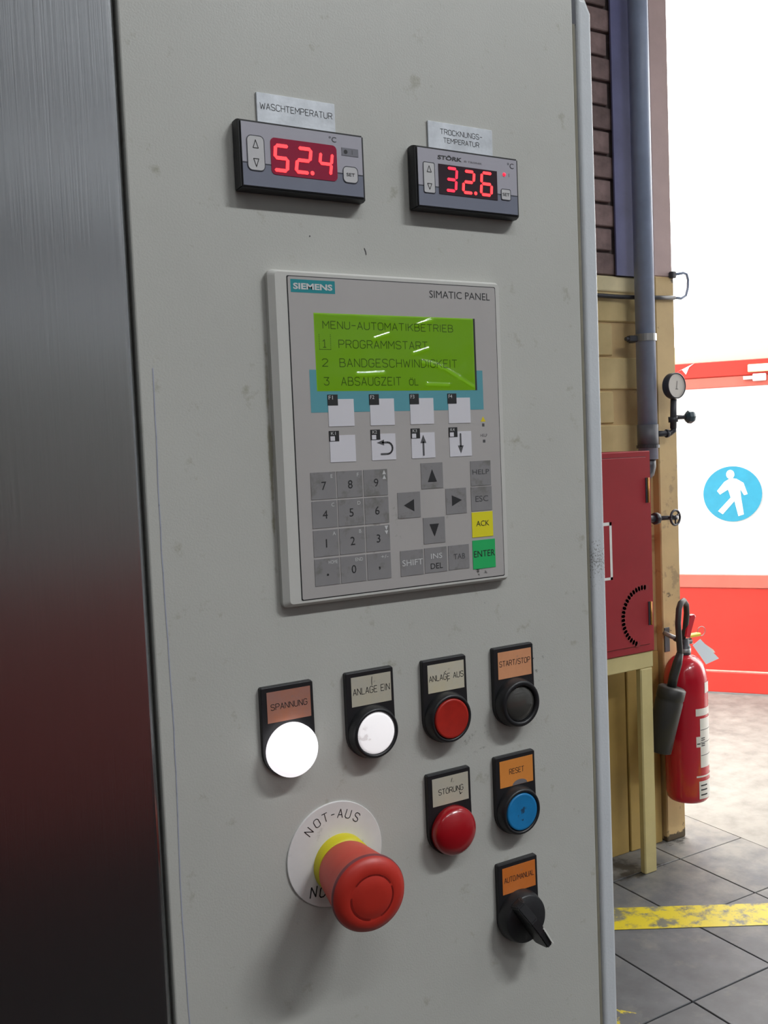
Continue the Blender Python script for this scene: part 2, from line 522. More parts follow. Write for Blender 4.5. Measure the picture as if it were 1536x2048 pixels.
# ------------------------------------------------------------------ lettering
GL = {
    'A': (4, '0,0 2,6 4,0;0.7,2 3.3,2'), 'B': (4, '0,0 0,6 2.7,6 3.6,5.4 3.6,3.9 2.7,3.2 0,3.2;2.7,3.2 4,2.5 4,0.8 2.9,0 0,0'),
    'C': (4, '4,5 3,6 1,6 0,5 0,1 1,0 3,0 4,1'), 'D': (4, '0,0 0,6 2.5,6 4,4.5 4,1.5 2.5,0 0,0'),
    'E': (3.6, '3.6,6 0,6 0,0 3.6,0;0,3.1 2.9,3.1'), 'F': (3.6, '3.6,6 0,6 0,0;0,3.1 2.8,3.1'), 'G': (4, '4,5 3,6 1,6 0,5 0,1 1,0 3,0 4,1 4,2.8 2.3,2.8'),
    'H': (4, '0,0 0,6;4,0 4,6;0,3.1 4,3.1'), 'I': (0.6, '0.3,0 0.3,6'), 'K': (4, '0,0 0,6;4,6 0,2.4;1.4,3.6 4,0'),
    'L': (3.4, '0,6 0,0 3.4,0'), 'M': (4.6, '0,0 0,6 2.3,2.2 4.6,6 4.6,0'), 'N': (4, '0,0 0,6 4,0 4,6'),
    'O': (4, '1,6 0,5 0,1 1,0 3,0 4,1 4,5 3,6 1,6'), 'P': (4, '0,0 0,6 3,6 4,5.2 4,3.6 3,2.8 0,2.8'),
    'R': (4, '0,0 0,6 3,6 4,5.2 4,3.7 3,2.9 0,2.9;2.4,2.9 4,0'), 'S': (4, '3.9,5.2 3,6 1,6 0,5.2 0,4 1,3.2 3,2.8 4,2 4,0.8 3,0 1,0 0,0.9'),
    'T': (4, '0,6 4,6;2,6 2,0'), 'U': (4, '0,6 0,1 1,0 3,0 4,1 4,6'), 'W': (5.4, '0,6 1.3,0 2.7,4.6 4.1,0 5.4,6'),
    'Z': (4, '0,6 4,6 0,0 4,0'), '1': (2, '0,4.8 1.2,6 1.2,0;0,0 2.2,0'), '2': (4, '0,5 1,6 3,6 4,5 4,3.9 0,0 4,0'),
    '3': (4, '0,6 4,6 2,3.6 3,3.6 4,2.6 4,1 3,0 1,0 0,1'), '-': (3, '0,3 3,3'), '/': (2.4, '0,-0.4 2.4,6.4'), ' ': (2.4, ''),
    'Ö': (4, '1,5.4 0,4.6 0,1 1,0 3,0 4,1 4,4.6 3,5.4 1,5.4;1.1,6.4 1.1,6.9;2.9,6.4 2.9,6.9'),
}


def strokes(text, gap=1.5):
    x = 0
    lines = []
    for c in text:
        w, s = GL[c]
        for part in s.split(';'):
            if part:
                lines.append([(x + float(a), float(b)) for a, b in (q.split(',') for q in part.split())])
        x += w + gap
    return lines, x - gap


def engrave(mb, text, x0, x1, z0, z1, w, y, gap=1.5):
    """Thin engraved lettering fitted into a box."""
    lines, tw = strokes(text, gap)
    for l in lines:
        mb.stroke([(x0 + (x1 - x0) * px / tw, z0 + (z1 - z0) * pz / 6) for px, pz in l], w, y)
    return mb


def type_mesh(text, x0, x1, z0, z1, y, bold=0.0, shear=0.0):
    """Lettering in the built-in font as a flat mesh fitted into a box (x1 None: keep the proportions)."""
    cu = bpy.data.curves.new('type', 'FONT')
    cu.body = text
    cu.size = 1.0
    cu.offset = bold
    cu.shear = shear
    cu.resolution_u = 3
    o = bpy.data.objects.new('type', cu)
    COL.objects.link(o)
    dg = bpy.context.evaluated_depsgraph_get()
    me = bpy.data.meshes.new_from_object(o.evaluated_get(dg))
    bpy.data.objects.remove(o)
    bpy.data.curves.remove(cu)
    xs = [v.co.x for v in me.vertices]
    ys = [v.co.y for v in me.vertices]
    ax, bx, az, bz = min(xs), max(xs), min(ys), max(ys)
    sz = (z1 - z0) / (bz - az)
    sx = sz if x1 is None else (x1 - x0) / (bx - ax)
    off = x0 - sx * (bx - ax) / 2 if x1 is None else x0
    for v in me.vertices:
        v.co = Vector((off + (v.co.x - ax) * sx, y, z0 + (v.co.y - az) * sz))
    me.materials.clear()
    me.name = 'lettering'
    return me


def typed(text, x0, x1, z0, z1, y, m, parent, bold=0.0, shear=0.0, name='lettering'):
    return link(name, type_mesh(text, x0, x1, z0, z1, y, bold, shear), m, parent)


# ================================================================== LARGE STRUCTURE
# floor: one slab with a lowered bed that carries the stone tiles
TX0, TX1, TY0, TY1, TP = 0.64, 2.56, -0.335, 2.225, 0.32
fl = MB()
fl.box(-4, TX0, -3.6, 2.225, -0.3, 0)
fl.box(TX0, TX1, -3.6, TY0, -0.3, 0)
fl.box(TX1, 4.2, -3.6, 2.225, -0.3, 0)
fl.box(-4, 40, 2.225, 40, -0.3, 0)
fl.box(4.2, 40, -3.6, 2.225, -0.3, 0)
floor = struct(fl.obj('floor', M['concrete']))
dk_ = MB().box(-3.95, 4.0, -3.44, TY0 - 0.35, -0.05, 0.002).obj('reflection_floor', M['reflfloor'], floor)  # slab added so the steel panel reflects dark at its foot
dk_['label'] = 'dark slab added to darken the steel reflection'
bed = MB().box(TX0, TX1, TY0, TY1, -0.3, -0.012).obj('tile_bed', M['joint'], floor)
bed['label'] = 'dark joints between the stone tiles'
tile_me = long_me = None
nx, ny = round((TX1 - TX0) / TP), round((TY1 - TY0) / TP)
for i in range(nx):
    for j in range(ny):
        if i in (2, 3) and j in (5, 6):
            if j == 5:
                loc = (TX0 + (i + 0.5) * TP, TY0 + 6 * TP, 0)
                if long_me is None:
                    h = TP / 2 - 0.0022
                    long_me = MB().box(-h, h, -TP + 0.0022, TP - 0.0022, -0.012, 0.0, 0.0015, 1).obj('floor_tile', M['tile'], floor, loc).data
                else:
                    link('floor_tile', long_me, None, floor, loc)
            continue
        loc = (TX0 + (i + 0.5) * TP, TY0 + (j + 0.5) * TP, 0)
        if tile_me is None:
            h = TP / 2 - 0.0022
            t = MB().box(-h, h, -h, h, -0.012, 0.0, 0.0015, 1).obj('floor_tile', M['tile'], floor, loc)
            tile_me = t.data
        else:
            t = link('floor_tile', tile_me, None, floor, loc)
        t.rotation_euler = (R(random.uniform(-0.12, 0.12)), R(random.uniform(-0.12, 0.12)), R(random.choice((0, 90, 180, 270))))


def ground_strip(p, q, w, m, name, lab):
    p, q = Vector(p), Vector(q)
    d = (q - p).normalized()
    n = Vector((-d.y, d.x)) * w / 2
    mb = MB()
    k = 24
    for i in range(k):
        a, b = p + (q - p) * i / k, p + (q - p) * (i + 1) / k
        e = [random.uniform(-0.003, 0.003) for _ in range(2)]
        vs = [mb.bm.verts.new((c.x, c.y, 0.0016)) for c in (a - n, b - n, b + n * (1 + e[0]), a + n * (1 + e[1]))]
        mb.bm.faces.new(vs)
    o = mb.obj(name, m, floor)
    o['label'] = lab
    return o


ground_strip((1.20, 2.038), (4.2, 0.240), 0.139, M['stripe'], 'yellow_line', 'worn yellow line painted across the grey tiles')
ground_strip((1.10, 1.10), (1.418, 1.335), 0.10, M['stripe2'], 'yellow_line', 'scuffed yellow paint at the foot of the grey cabinet')

# far wall (with the opening to the yard on its right), built of a backing, bricks, a ledge and a plastered pier
wall = struct(MB().box(-4, 2.31, 2.09, 2.30, 0, 4.2).obj('wall_far', M['mortar']))
low = MB().box(-4, 2.31, 2.062, 2.09, 0, 1.43).obj('render_coat', M['cream'], wall)
low['label'] = 'cream painted plaster at the foot of the wall'
MB().box(-4, 2.31, 2.084, 2.09, 1.43, 2.02).obj('joint_bed', M['cream'], wall)
pier = MB().box(2.31, 2.405, 2.03, 2.34, 0, 2.077, 0.004, 1).obj('pier', M['cream'], wall)
pier['label'] = 'cream painted pier at the edge of the opening'
pier2 = MB().box(2.31, 2.403, 2.034, 2.34, 2.077, 4.2, 0.004, 1).obj('pier', M['pillar'], wall)
pier2['label'] = 'upper pier, tinted pink for flare, beside the bright opening'
MB().box(-4, 2.309, 2.070, 2.095, 2.020, 2.076, 0.006, 2).obj('ledge', M['ledge'], wall)
bm0 = None
for r in range(15):
    z = 2.118 + r * 0.0835
    for c in range(-4, 4):
        x = 1.40 + c * 0.252 + (0.126 if r % 2 else 0)
        if x > 2.19:
            continue
        if bm0 is None:
            b = MB().box(-0.121, 0.121, -0.012, 0.012, -0.0365, 0.0365, 0.003, 1).obj('brick', M['brick'], wall)
            bm0 = b.data
        else:
            b = link('brick', bm0, None, wall)
        b.location = (x, 2.087 + random.uniform(-0.002, 0.002), z)
bm1 = None
for r in range(5):
    z = 1.495 + r * 0.1195
    for c in range(-4, 4):
        x = 1.36 + c * 0.262 + (0.131 if r % 2 else 0)
        if x > 2.185:
            continue
        if bm1 is None:
            b = MB().box(-0.1285, 0.1285, -0.008, 0.008, -0.0565, 0.0565, 0.004, 1).obj('brick', M['creambrick'], wall)
            bm1 = b.data
        else:
            b = link('brick', bm1, None, wall)
        b.location = (x, 2.084 + random.uniform(-0.001, 0.001), z)
# the hall around and behind the viewer
wn = struct(MB().box(-4, 4.2, -3.6, -3.45, 1.95, 4.2).obj('wall_near', M['hallwall']))
MB().box(-4, 4.2, -3.6, -3.449, 1.05, 1.95).obj('reflection_midband', M['halldark'], wn)  # grey zone made up to tone the steel's reflection
MB().box(-4, 4.2, -3.6, -3.445, 0, 1.05).obj('reflection_band', M['maroon'], wn)  # made-up maroon zone, stands in for the viewer's dark red clothing mirrored in steel
for z0, z1 in ((2.36, 2.46), (2.92, 3.02), (3.30, 3.36)):
    MB().box(-3.9, 4.0, -3.44, -3.36, z0, z1, 0.01, 1).obj('reflection_bar', M['darkmetal'], wn)  # bars added to put darker bands into the steel's reflection
struct(MB().box(-4.15, -4, -3.6, 2.3, 0, 4.2).obj('wall_left', M['hallwall']))
struct(MB().box(4.05, 4.2, -3.45, 1.1, 0, 4.2).box(4.05, 4.2, 1.1, 2.34, 3.5, 4.2).obj('wall_right', M['hallwall']))
struct(MB().box(-4.15, 4.2, -3.6, 2.34, 4.2, 4.35).obj('ceiling', M['ceil']))


def ceiling_lamp(x, y, power, lab):
    t = thing('ceiling_lamp', lab, 'lamp', (x, y, 4.2), (0, 0, 0), None)
    MB().box(-0.65, 0.65, -0.09, 0.09, -0.07, 0, 0.01, 1).obj('housing', M['fixture'], t)
    for dy in (-0.045, 0.045):
        MB().tube([(-0.6, dy, -0.088), (0.6, dy, -0.088)], 0.013, 10).obj('tube', M['tube'], t)
    la = bpy.data.lights.new('lamp_light', 'AREA')
    la.shape = 'RECTANGLE'
    la.size, la.size_y = 1.2, 0.16
    la.energy = power
    la.color = (0.95, 0.98, 1.0)
    lo = bpy.data.objects.new('lamp_light', la)
    COL.objects.link(lo)
    lo.parent = t
    lo.location = (0, 0, -0.11)


k = 0
for y, xs, rowname in ((-2.1, (-2.1, -0.3, 1.5, 3.3), 'nearer the grey cabinet'), (-0.6, (3.3,), 'near the opening')):
    for x in xs:
        ceiling_lamp(x, y, LAMP_W * {1.5: 1.0, -0.3: 0.2, 3.3: 0.14}.get(x, 0.05), 'white twin tube ceiling lamp, %s' % ('alone near the opening to the yard' if y > -1 else {-2.1: 'first from the left wall', -0.3: 'second from the left wall', 1.5: 'third from the left wall', 3.3: 'fourth from the left wall'}[x]))

# ================================================================== THE CABINET AND ITS NEIGHBOUR
cab = thing('control_cabinet', 'tall light grey control cabinet with displays, keypad and push buttons on its door', 'cabinet', (0, 0, PANEL_Z))
Z0 = -PANEL_Z
MB().box(-0.1525, 0.1500, 0, 0.022, Z0 + 0.12, 0.292, 0.0009, 2).obj('door', M['door'], cab)
MB().box(-0.1525, 0.166, 0.026, 0.42, Z0 + 0.10, 0.288, 0.002, 1).obj('body', M['body'], cab)
o = MB().box(0.1502, 0.1524, 0.0006, 0.03, Z0 + 0.12, 0.268).obj('door_seal', M['recess'], cab)
o['label'] = 'olive grey strip in the door gap'
MB().box(0.1524, 0.1538, 0.006, 0.03, Z0 + 0.12, 0.268).obj('seal_gap', M['rubber'], cab)
MB().box(0.1502, 0.1538, 0.0012, 0.03, 0.268, 0.288).obj('hinge_block', M['darkmetal'], cab)
MB().prism([(0.1538, Z0 + 0.10), (0.1672, Z0 + 0.10), (0.1672, 0.2775), (0.1625, 0.2865), (0.1538, 0.2865)], 0.0, 0.03, 0.0034, 5).obj('edge_profile', M['body'], cab)
MB().box(-0.15, 0.164, 0.03, 0.41, Z0, Z0 + 0.10).obj('plinth', M['black'], cab)
pl = MB()
zz = 0.04
pts = []
while zz > -0.40:
    pts.append((-0.1452 + 0.0005 * math.sin(zz * 31) + random.uniform(-0.0002, 0.0002), zz))
    zz -= 0.012
pl.stroke(pts, 0.00055, -0.0002)
pl.obj('pen_line', M['pen'], cab)
for q in ([(-0.0148, 0.1105), (-0.0140, 0.1085), (-0.0138, 0.107)], [(0.098, -0.152), (0.1005, -0.1495)], [(0.0735, -0.312), (0.0745, -0.315)]):
    MB().stroke(q, 0.0006, -0.0002).obj('scratch', M['inkgrey'], cab)
for q in ((0.0925, -0.1555), (0.0935, -0.158), (0.0895, -0.158), (0.0955, -0.177), (-0.05, 0.115)):
    MB().flat(circle(q[0], q[1], 0.00045, 8), -0.0002).obj('dirt_speck', M['inkgrey'], cab)

mach = thing('machine_housing', 'brushed stainless steel machine panel left of the grey cabinet', 'machine', (0, 0, PANEL_Z))
MB().box(-1.15, -0.1542, -0.001, 0.60, Z0 + 0.08, 0.62, 0.0045, 5).obj('panel', M['steel'], mach)
MB().box(-1.12, -0.18, 0.02, 0.58, Z0, Z0 + 0.085).obj('base', M['black'], mach)
MB().box(-0.1541, -0.1527, 0.03, 0.05, Z0 + 0.12, 0.28).obj('gap_seal', M['rubber'], mach)


# ================================================================== TEMPERATURE CONTROLLERS
SEG = {'a': ((0, 2), (1, 2)), 'b': ((1, 2), (1, 1)), 'c': ((1, 1), (1, 0)), 'd': ((0, 0), (1, 0)), 'e': ((0, 1), (0, 0)), 'f': ((0, 2), (0, 1)), 'g': ((0, 1), (1, 1))}
DIG = {'5': 'afgcd', '2': 'abged', '4': 'fgbc', '3': 'abgcd', '6': 'afgedc'}


def digit(ch, x0, z0, w, h, sw, y, m, parent, dot=False, shear=0.10, curvy=False):
    mb = MB()
    for s in DIG[ch]:
        (ax, az), (bx, bz) = SEG[s]
        A = Vector((x0 + ax * w + az * h / 2 * shear, z0 + az * h / 2))
        B = Vector((x0 + bx * w + bz * h / 2 * shear, z0 + bz * h / 2))
        d = (B - A).normalized()
        g = sw * (0.30 if curvy else 0.55)
        A2, B2 = A + d * g, B - d * g
        n = Vector((-d.y, d.x)) * sw / 2
        hx = sw * 0.42
        mb.prism([tuple(A2 - d * hx * 0.6), tuple(A2 + d * hx * 0.3 - n), tuple(B2 - d * hx * 0.3 - n), tuple(B2 + d * hx * 0.6), tuple(B2 - d * hx * 0.3 + n), tuple(A2 + d * hx * 0.3 + n)], y, y + 0.0003)
    if dot:
        mb.prism(circle(x0 + w + sw * 1.1, z0 + sw * 0.1, sw * 0.62, 14), y, y + 0.0003)
    return mb.obj('digit', m, parent)


def controller(cx, cz, lab, value, first):
    mm = 0.001
    t = thing('temperature_controller', lab, 'display', (cx, 0, PANEL_Z + cz), group='digital temperature controllers')
    # bezel: black frame wider at its foot than at its face
    b = MB()
    F = [(-38.2, -18.3), (37.4, -18.3), (37.4, 17.4), (-38.2, 17.4)]
    B = [(-38.9, -19.0), (39.4, -19.0), (39.4, 18.6), (-38.9, 18.6)]
    vf = [b.bm.verts.new((x * mm, -0.0086, z * mm)) for x, z in F]
    vm = [b.bm.verts.new((x * mm, -0.0050, z * mm)) for x, z in B]
    vb = [b.bm.verts.new((x * mm, 0.0, z * mm)) for x, z in B]
    b.bm.faces.new(vf)
    b.bm.faces.new(list(reversed(vb)))
    for P, Q in ((vf, vm), (vm, vb)):
        for i in range(4):
            j = (i + 1) % 4
            b.bm.faces.new((P[i], Q[i], Q[j], P[j]))
    bmesh.ops.bevel(b.bm, geom=b.bm.edges[:], offset=0.0007, segments=2, affect='EDGES')
    bmesh.ops.recalc_face_normals(b.bm, faces=b.bm.faces[:])
    b.obj('bezel', M['black'], t)
    y = -0.0089
    split = -5.1 if first else -5.6
    up_ = MB().box(-37.2 * mm, 36.3 * mm, y, -0.0080, split * mm, 16.4 * mm).obj('face_plate', M['facelight'], t)
    lo = MB().box(-37.2 * mm, 36.3 * mm, y, -0.0080, -17.2 * mm, split * mm).obj('face_plate', M['facedark'], t)
    lo['label'] = 'slate grey lower half of the face'
    MB().box(-37.2 * mm, 36.3 * mm, y - 0.0001, y + 0.0002, (split - 0.3) * mm, (split + 0.3) * mm).obj('divider_line', M['faceline'], t)
    # display window
    if first:
        w = MB().prism(rrect(-20.6 * mm, 19.8 * mm, -10.0 * mm, 9.7 * mm, 2.6 * mm), y - 0.0003, y + 0.0003).obj('display_window', M['winred'], t)
    else:
        w = MB().prism(rect(-22.8 * mm, 20.6 * mm, -9.5 * mm, 8.2 * mm), y - 0.0003, y + 0.0003).obj('display_window', M['winblack'], t)
    yd = y - 0.0007
    if first:
        digit('5', -19.0 * mm, -7.6 * mm, 7.6 * mm, 13.2 * mm, 1.9 * mm, yd, M['led'], t, shear=0.09, curvy=True)
        digit('2', -6.0 * mm, -7.3 * mm, 7.8 * mm, 13.0 * mm, 1.9 * mm, yd, M['led'], t, True, 0.14, True)
        digit('4', 8.0 * mm, -7.0 * mm, 7.2 * mm, 11.8 * mm, 1.7 * mm, yd, M['led'], t, shear=0.14, curvy=True)
        u = rrect(-34.3 * mm, -24.4 * mm, -9.0 * mm, 9.4 * mm, 2.6 * mm)
        s_ = rrect(23.5 * mm, 32.9 * mm, -9.9 * mm, -1.0 * mm, 2.4 * mm)
        typed('°C', 15.3 * mm, 20.0 * mm, 11.6 * mm, 14.6 * mm, y - 0.0001, M['ink'], t)
        pt = MB().box(23.1 * mm, 33.8 * mm, y - 0.0002, y, 5.0 * mm, 9.3 * mm).obj('indicator_patch', M['patch'], t)
        dk = MB().flat(circle(25.6 * mm, 7.1 * mm, 1.2 * mm, 16), y - 0.0003).obj('indicator', M['ink'], pt)
        typed('1', 29.8 * mm, None, 5.9 * mm, 8.4 * mm, y - 0.0003, M['inkgrey'], pt)
        tx, tz = -29.4, (2.9, 7.2, -2.8, -7.0)
    else:
        digit('3', -18.2 * mm, -7.0 * mm, 7.2 * mm, 13.2 * mm, 1.7 * mm, yd, M['leddim'], t, shear=0.10)
        digit('2', -5.6 * mm, -7.1 * mm, 7.4 * mm, 12.8 * mm, 1.75 * mm, yd, M['led'], t, True, 0.10)
        digit('6', 7.8 * mm, -7.1 * mm, 7.8 * mm, 13.2 * mm, 1.75 * mm, yd, M['led'], t, shear=0.08)
        u = rrect(-33.6 * mm, -25.7 * mm, -9.6 * mm, 8.2 * mm, 0.9 * mm)
        s_ = rrect(23.6 * mm, 30.7 * mm, -8.7 * mm, -2.2 * mm, 0.9 * mm)
        typed('°C', 29.0 * mm, 34.0 * mm, 11.0 * mm, 14.4 * mm, y - 0.0001, M['ink'], t)
        typed('STÖRK', -23.2 * mm, -5.6 * mm, 10.9 * mm, 13.9 * mm, y - 0.0001, M['ink'], t, bold=0.035, shear=0.1)
        typed('® TRONIK', -4.0 * mm, 9.6 * mm, 11.0 * mm, 12.1 * mm, y - 0.0001, M['inkgrey'], t)
        MB().lathe([(0.0, 0.0009), (0.0008, 0.0007), (0.0012, 0.0)], (26.4 * mm, y, 6.9 * mm), n=16).obj('indicator', M['leddim'], t)
        typed('1', 30.1 * mm, None, 5.6 * mm, 7.8 * mm, y - 0.0001, M['inkgrey'], t)
        tx, tz = -29.6, (2.6, 6.2, -4.2, -7.6)
    ub = MB().prism(u, y - 0.0003, y).obj('arrow_button', M['btnlight'], t)
    MB().stroke(u, 0.0004, y - 0.00035, True).obj('outline', M['faceline'], ub)
    ar = MB()
    ar.stroke([((tx - 1.5) * mm, tz[0] * mm), ((tx + 1.5) * mm, tz[0] * mm), (tx * mm, tz[1] * mm)], 0.0004, y - 0.0004, True)
    ar.stroke([((tx - 1.5) * mm, tz[2] * mm), ((tx + 1.5) * mm, tz[2] * mm), (tx * mm, tz[3] * mm)], 0.0004, y - 0.0004, True)
    ar.obj('arrow_symbol', M['ink'], ub)
    sb = MB().prism(s_, y - 0.0003, y).obj('set_button', M['btnlight'], t)
    MB().stroke(s_, 0.0004, y - 0.00035, True).obj('outline', M['faceline'], sb)
    cxs = sum(p[0] for p in s_) / len(s_)
    czs = sum(p[1] for p in s_) / len(s_)
    typed('SET', cxs - 2.7 * mm, cxs + 2.7 * mm, czs - 0.95 * mm, czs + 0.95 * mm, y - 0.0004, M['ink'], sb, bold=0.01)
    return t


controller(-0.0550, 0.1546, 'black framed controller reading 52.4 in glowing red digits', '52.4', True)
controller(0.0562, 0.1538, 'black framed controller reading 32.6 in red digits', '32.6', False)


def name_plate(cx, cz, lab, lines):
    t = thing('name_plate', lab, 'sign', (cx, 0, PANEL_Z + cz), group='engraved metal plates above the controllers')
    MB().box(-0.0242, 0.0240, -0.0012, 0, 0.0190, 0.0359, 0.0002, 1).obj('plate', M['alu'], t)
    for txt, x0, x1, z0, z1 in lines:
        engrave(MB(), txt, x0, x1, z0, z1, 0.00034, -0.00126, 1.3).obj('lettering', M['ink'], t)


name_plate(-0.0550, 0.1546, 'engraved aluminium plate reading WASCHTEMPERATUR', [('WASCHTEMPERATUR', -0.0222, 0.0220, 0.0271, 0.0304)])
name_plate(0.0562, 0.1538, 'engraved aluminium plate reading TROCKNUNGS-TEMPERATUR', [('TROCKNUNGS-', -0.0152, 0.0160, 0.0290, 0.0320), ('TEMPERATUR', -0.0130, 0.0134, 0.0241, 0.0269)])

# ================================================================== OPERATOR PANEL
op = thing('operator_panel', 'grey operator panel with green text display and membrane keypad', 'keypad', (0, 0, PANEL_Z))
mm = 0.001
fr = MB()
pr = [(-79.0, -94.4, 0.0), (-79.0, -94.4, -3.6), (-75.5, -92.6, -6.0), (-68.6, -91.4, -6.0), (-68.3, -91.1, -5.6)]
rings = []
for k_, (xl, zb, yy) in enumerate(pr):
    xr = {0: 79.0, 1: 79.0, 2: 77.6, 3: 74.8, 4: 74.5}[k_]
    zt = {0: 94.4, 1: 94.4, 2: 93.0, 3: 91.2, 4: 91.0}[k_]
    rings.append([fr.bm.verts.new((x * mm, yy * mm, z * mm)) for x, z in rrect(xl, xr, zb, zt, (3.0, 3.0, 2.2, 1.0, 0.8)[k_], 4)])
for A, B in zip(rings, rings[1:]):
    n = len(A)
    for i in range(n):
        j = (i + 1) % n
        fr.bm.faces.new((A[i], B[i], B[j], A[j]))
fr.bm.faces.new(rings[0])
fr.bm.faces.new(list(reversed(rings[-1])))
bmesh.ops.recalc_face_normals(fr.bm, faces=fr.bm.faces[:])
fr.obj('frame', M['panel'], op)
g = MB()
g.prism(rrect(-68.5 * mm, 74.7 * mm, -91.3 * mm, 91.2 * mm, 0.001), -0.00605, -0.0055).obj('shadow_joint', M['ink'], op)
mem = MB().prism(rrect(-67.9 * mm, 74.2 * mm, -90.7 * mm, 90.7 * mm, 0.001), -0.00625, -0.0055).obj('membrane', M['membrane'], op)
Y = -0.00630
MB().flat(rect(-57.2 * mm, 62.5 * mm, 14.9 * mm, 39.1 * mm), Y - 0.00002).obj('turquoise_band', M['cyan'], op)
lg = MB().flat(rect(-66.3 * mm, -38.6 * mm, 82.0 * mm, 89.2 * mm), Y).obj('logo_field', M['logo'], op)
typed('SIEMENS', -64.8 * mm, -40.3 * mm, 83.7 * mm, 87.2 * mm, Y - 0.0001, M['inkwhite'], lg, bold=0.035)
typed('SIMATIC PANEL', 25.3 * mm, 70.1 * mm, 82.6 * mm, 87.0 * mm, Y, M['ink'], op)
lcd = MB().box(-52.9 * mm, 57.9 * mm, Y - 0.0001, Y + 0.0002, 27.0 * mm, 71.0 * mm).obj('display', M['lcd'], op)
MB().box(56.6 * mm, 57.9 * mm, Y - 0.0002, Y, 27.0 * mm, 71.0 * mm).obj('display_edge', M['ink'], lcd)
tx = MB()
yl = Y - 0.0002
for txt, x0, x1, z0, z1 in (('MENU-AUTOMATIKBETRIEB', -47.5, 41.2, 62.4, 66.5), ('PROGRAMMSTART', -37.8, 22.2, 51.6, 56.0), ('BANDGESCHWINDIGKEIT', -37.7, 43.3, 40.8, 45.4),
                            ('ABSAUGZEIT', -37.2, 2.7, 30.2, 34.8), ('ÖL', 8.6, 14.8, 30.2, 34.0), ('1', -47.9, -46.2, 51.7, 56.0), ('2', -48.9, -45.4, 41.0, 45.2), ('3', -48.3, -45.2, 30.4, 34.7)):
    engrave(tx, txt, x0 * mm, x1 * mm, z0 * mm, z1 * mm, 0.00046, yl)
for i in range(9):
    for sx in (-50.2, -43.0):
        tx.flat(rect((sx - 0.2) * mm, (sx + 0.2) * mm, (50.6 + i) * mm, (51.1 + i) * mm), yl)
tx.stroke([(-50.2 * mm, 50.5 * mm), (-43.0 * mm, 50.5 * mm)], 0.0003, yl)
tx.obj('lettering', M['lcdink'], lcd)

# puckered clear film over the display: ridges that catch the ceiling lamps
CREASE = [((-15.0, 57.2), (-4.5, 60.3), 0.30, 0.8), ((12.0, 49.0), (23.0, 52.2), 0.30, 0.8), ((-27.0, 36.6), (-8.5, 37.4), 0.34, 0.9), ((18.0, 44.5), (32.0, 41.5), 0.36, 1.0), ((32.0, 41.5), (45.0, 35.0), 0.30, 0.8),
          ((45.0, 35.0), (56.0, 29.0), 0.26, 0.7), ((21.0, 31.0), (37.0, 30.4), 0.30, 0.8), ((15.0, 66.0), (26.5, 69.5), 0.26, 0.8), ((-20.0, 69.0), (5.0, 67.0), 0.10, 2.4)]


def film_h(x, z):
    ed = min(x + 52.5, 56.4 - x, z - 27.4, 70.6 - z)
    h = 0.12 * min(1, ed / 3.0) + 0.05 * math.sin(x * 0.21 + z * 0.13) + 0.04 * math.sin(z * 0.33 - x * 0.08)
    for (ax, az), (bx, bz), hh, ww in CREASE:
        dx, dz = bx - ax, bz - az
        L2 = dx * dx + dz * dz
        tt = max(0, min(1, ((x - ax) * dx + (z - az) * dz) / L2))
        d = math.hypot(x - ax - tt * dx, z - az - tt * dz)
        h += hh * 2.3 * math.exp(-(d / (ww * 1.25)) ** 2)
    return h * max(0.0, min(1.0, ed / 1.0))


NX, NZ = 218, 86
fv, ff = [], []
for j in range(NZ + 1):
    for i in range(NX + 1):
        x = -52.5 + 108.9 * i / NX
        z = 27.4 + 43.2 * j / NZ
        fv.append((x * mm, Y - 0.00035 - film_h(x, z) * mm, z * mm))
for j in range(NZ):
    for i in range(NX):
        a = j * (NX + 1) + i
        ff.append((a, a + 1, a + NX + 2, a + NX + 1))
fm = bpy.data.meshes.new('cover_film')
fm.from_pydata(fv, [], ff)
fm.polygons.foreach_set('use_smooth', [True] * len(fm.polygons))
link('cover_film', fm, M['film'], op)


def key(x0, x1, z0, z1, m, name='key'):
    cx, cz = (x0 + x1) / 2 * mm, (z0 + z1) / 2 * mm
    hw, hh = (x1 - x0) / 2 * mm, (z1 - z0) / 2 * mm
    return MB().box(-hw, hw, -0.0002, 0.0001, -hh, hh).obj(name, m, op, (cx, Y, cz))


def ktext(k_, txt, x0, x1, z0, z1, m, bold=0.0):
    """x, z in millimetres from the key's centre."""
    return typed(txt, x0 * mm, None if x1 is None else x1 * mm, z0 * mm, z1 * mm, -0.0003, m, k_, bold)


def tri(k_, pts, m, name='arrow_symbol', y=-0.0003):
    return MB().flat([(p[0] * mm, p[1] * mm) for p in pts], y).obj(name, m, k_)


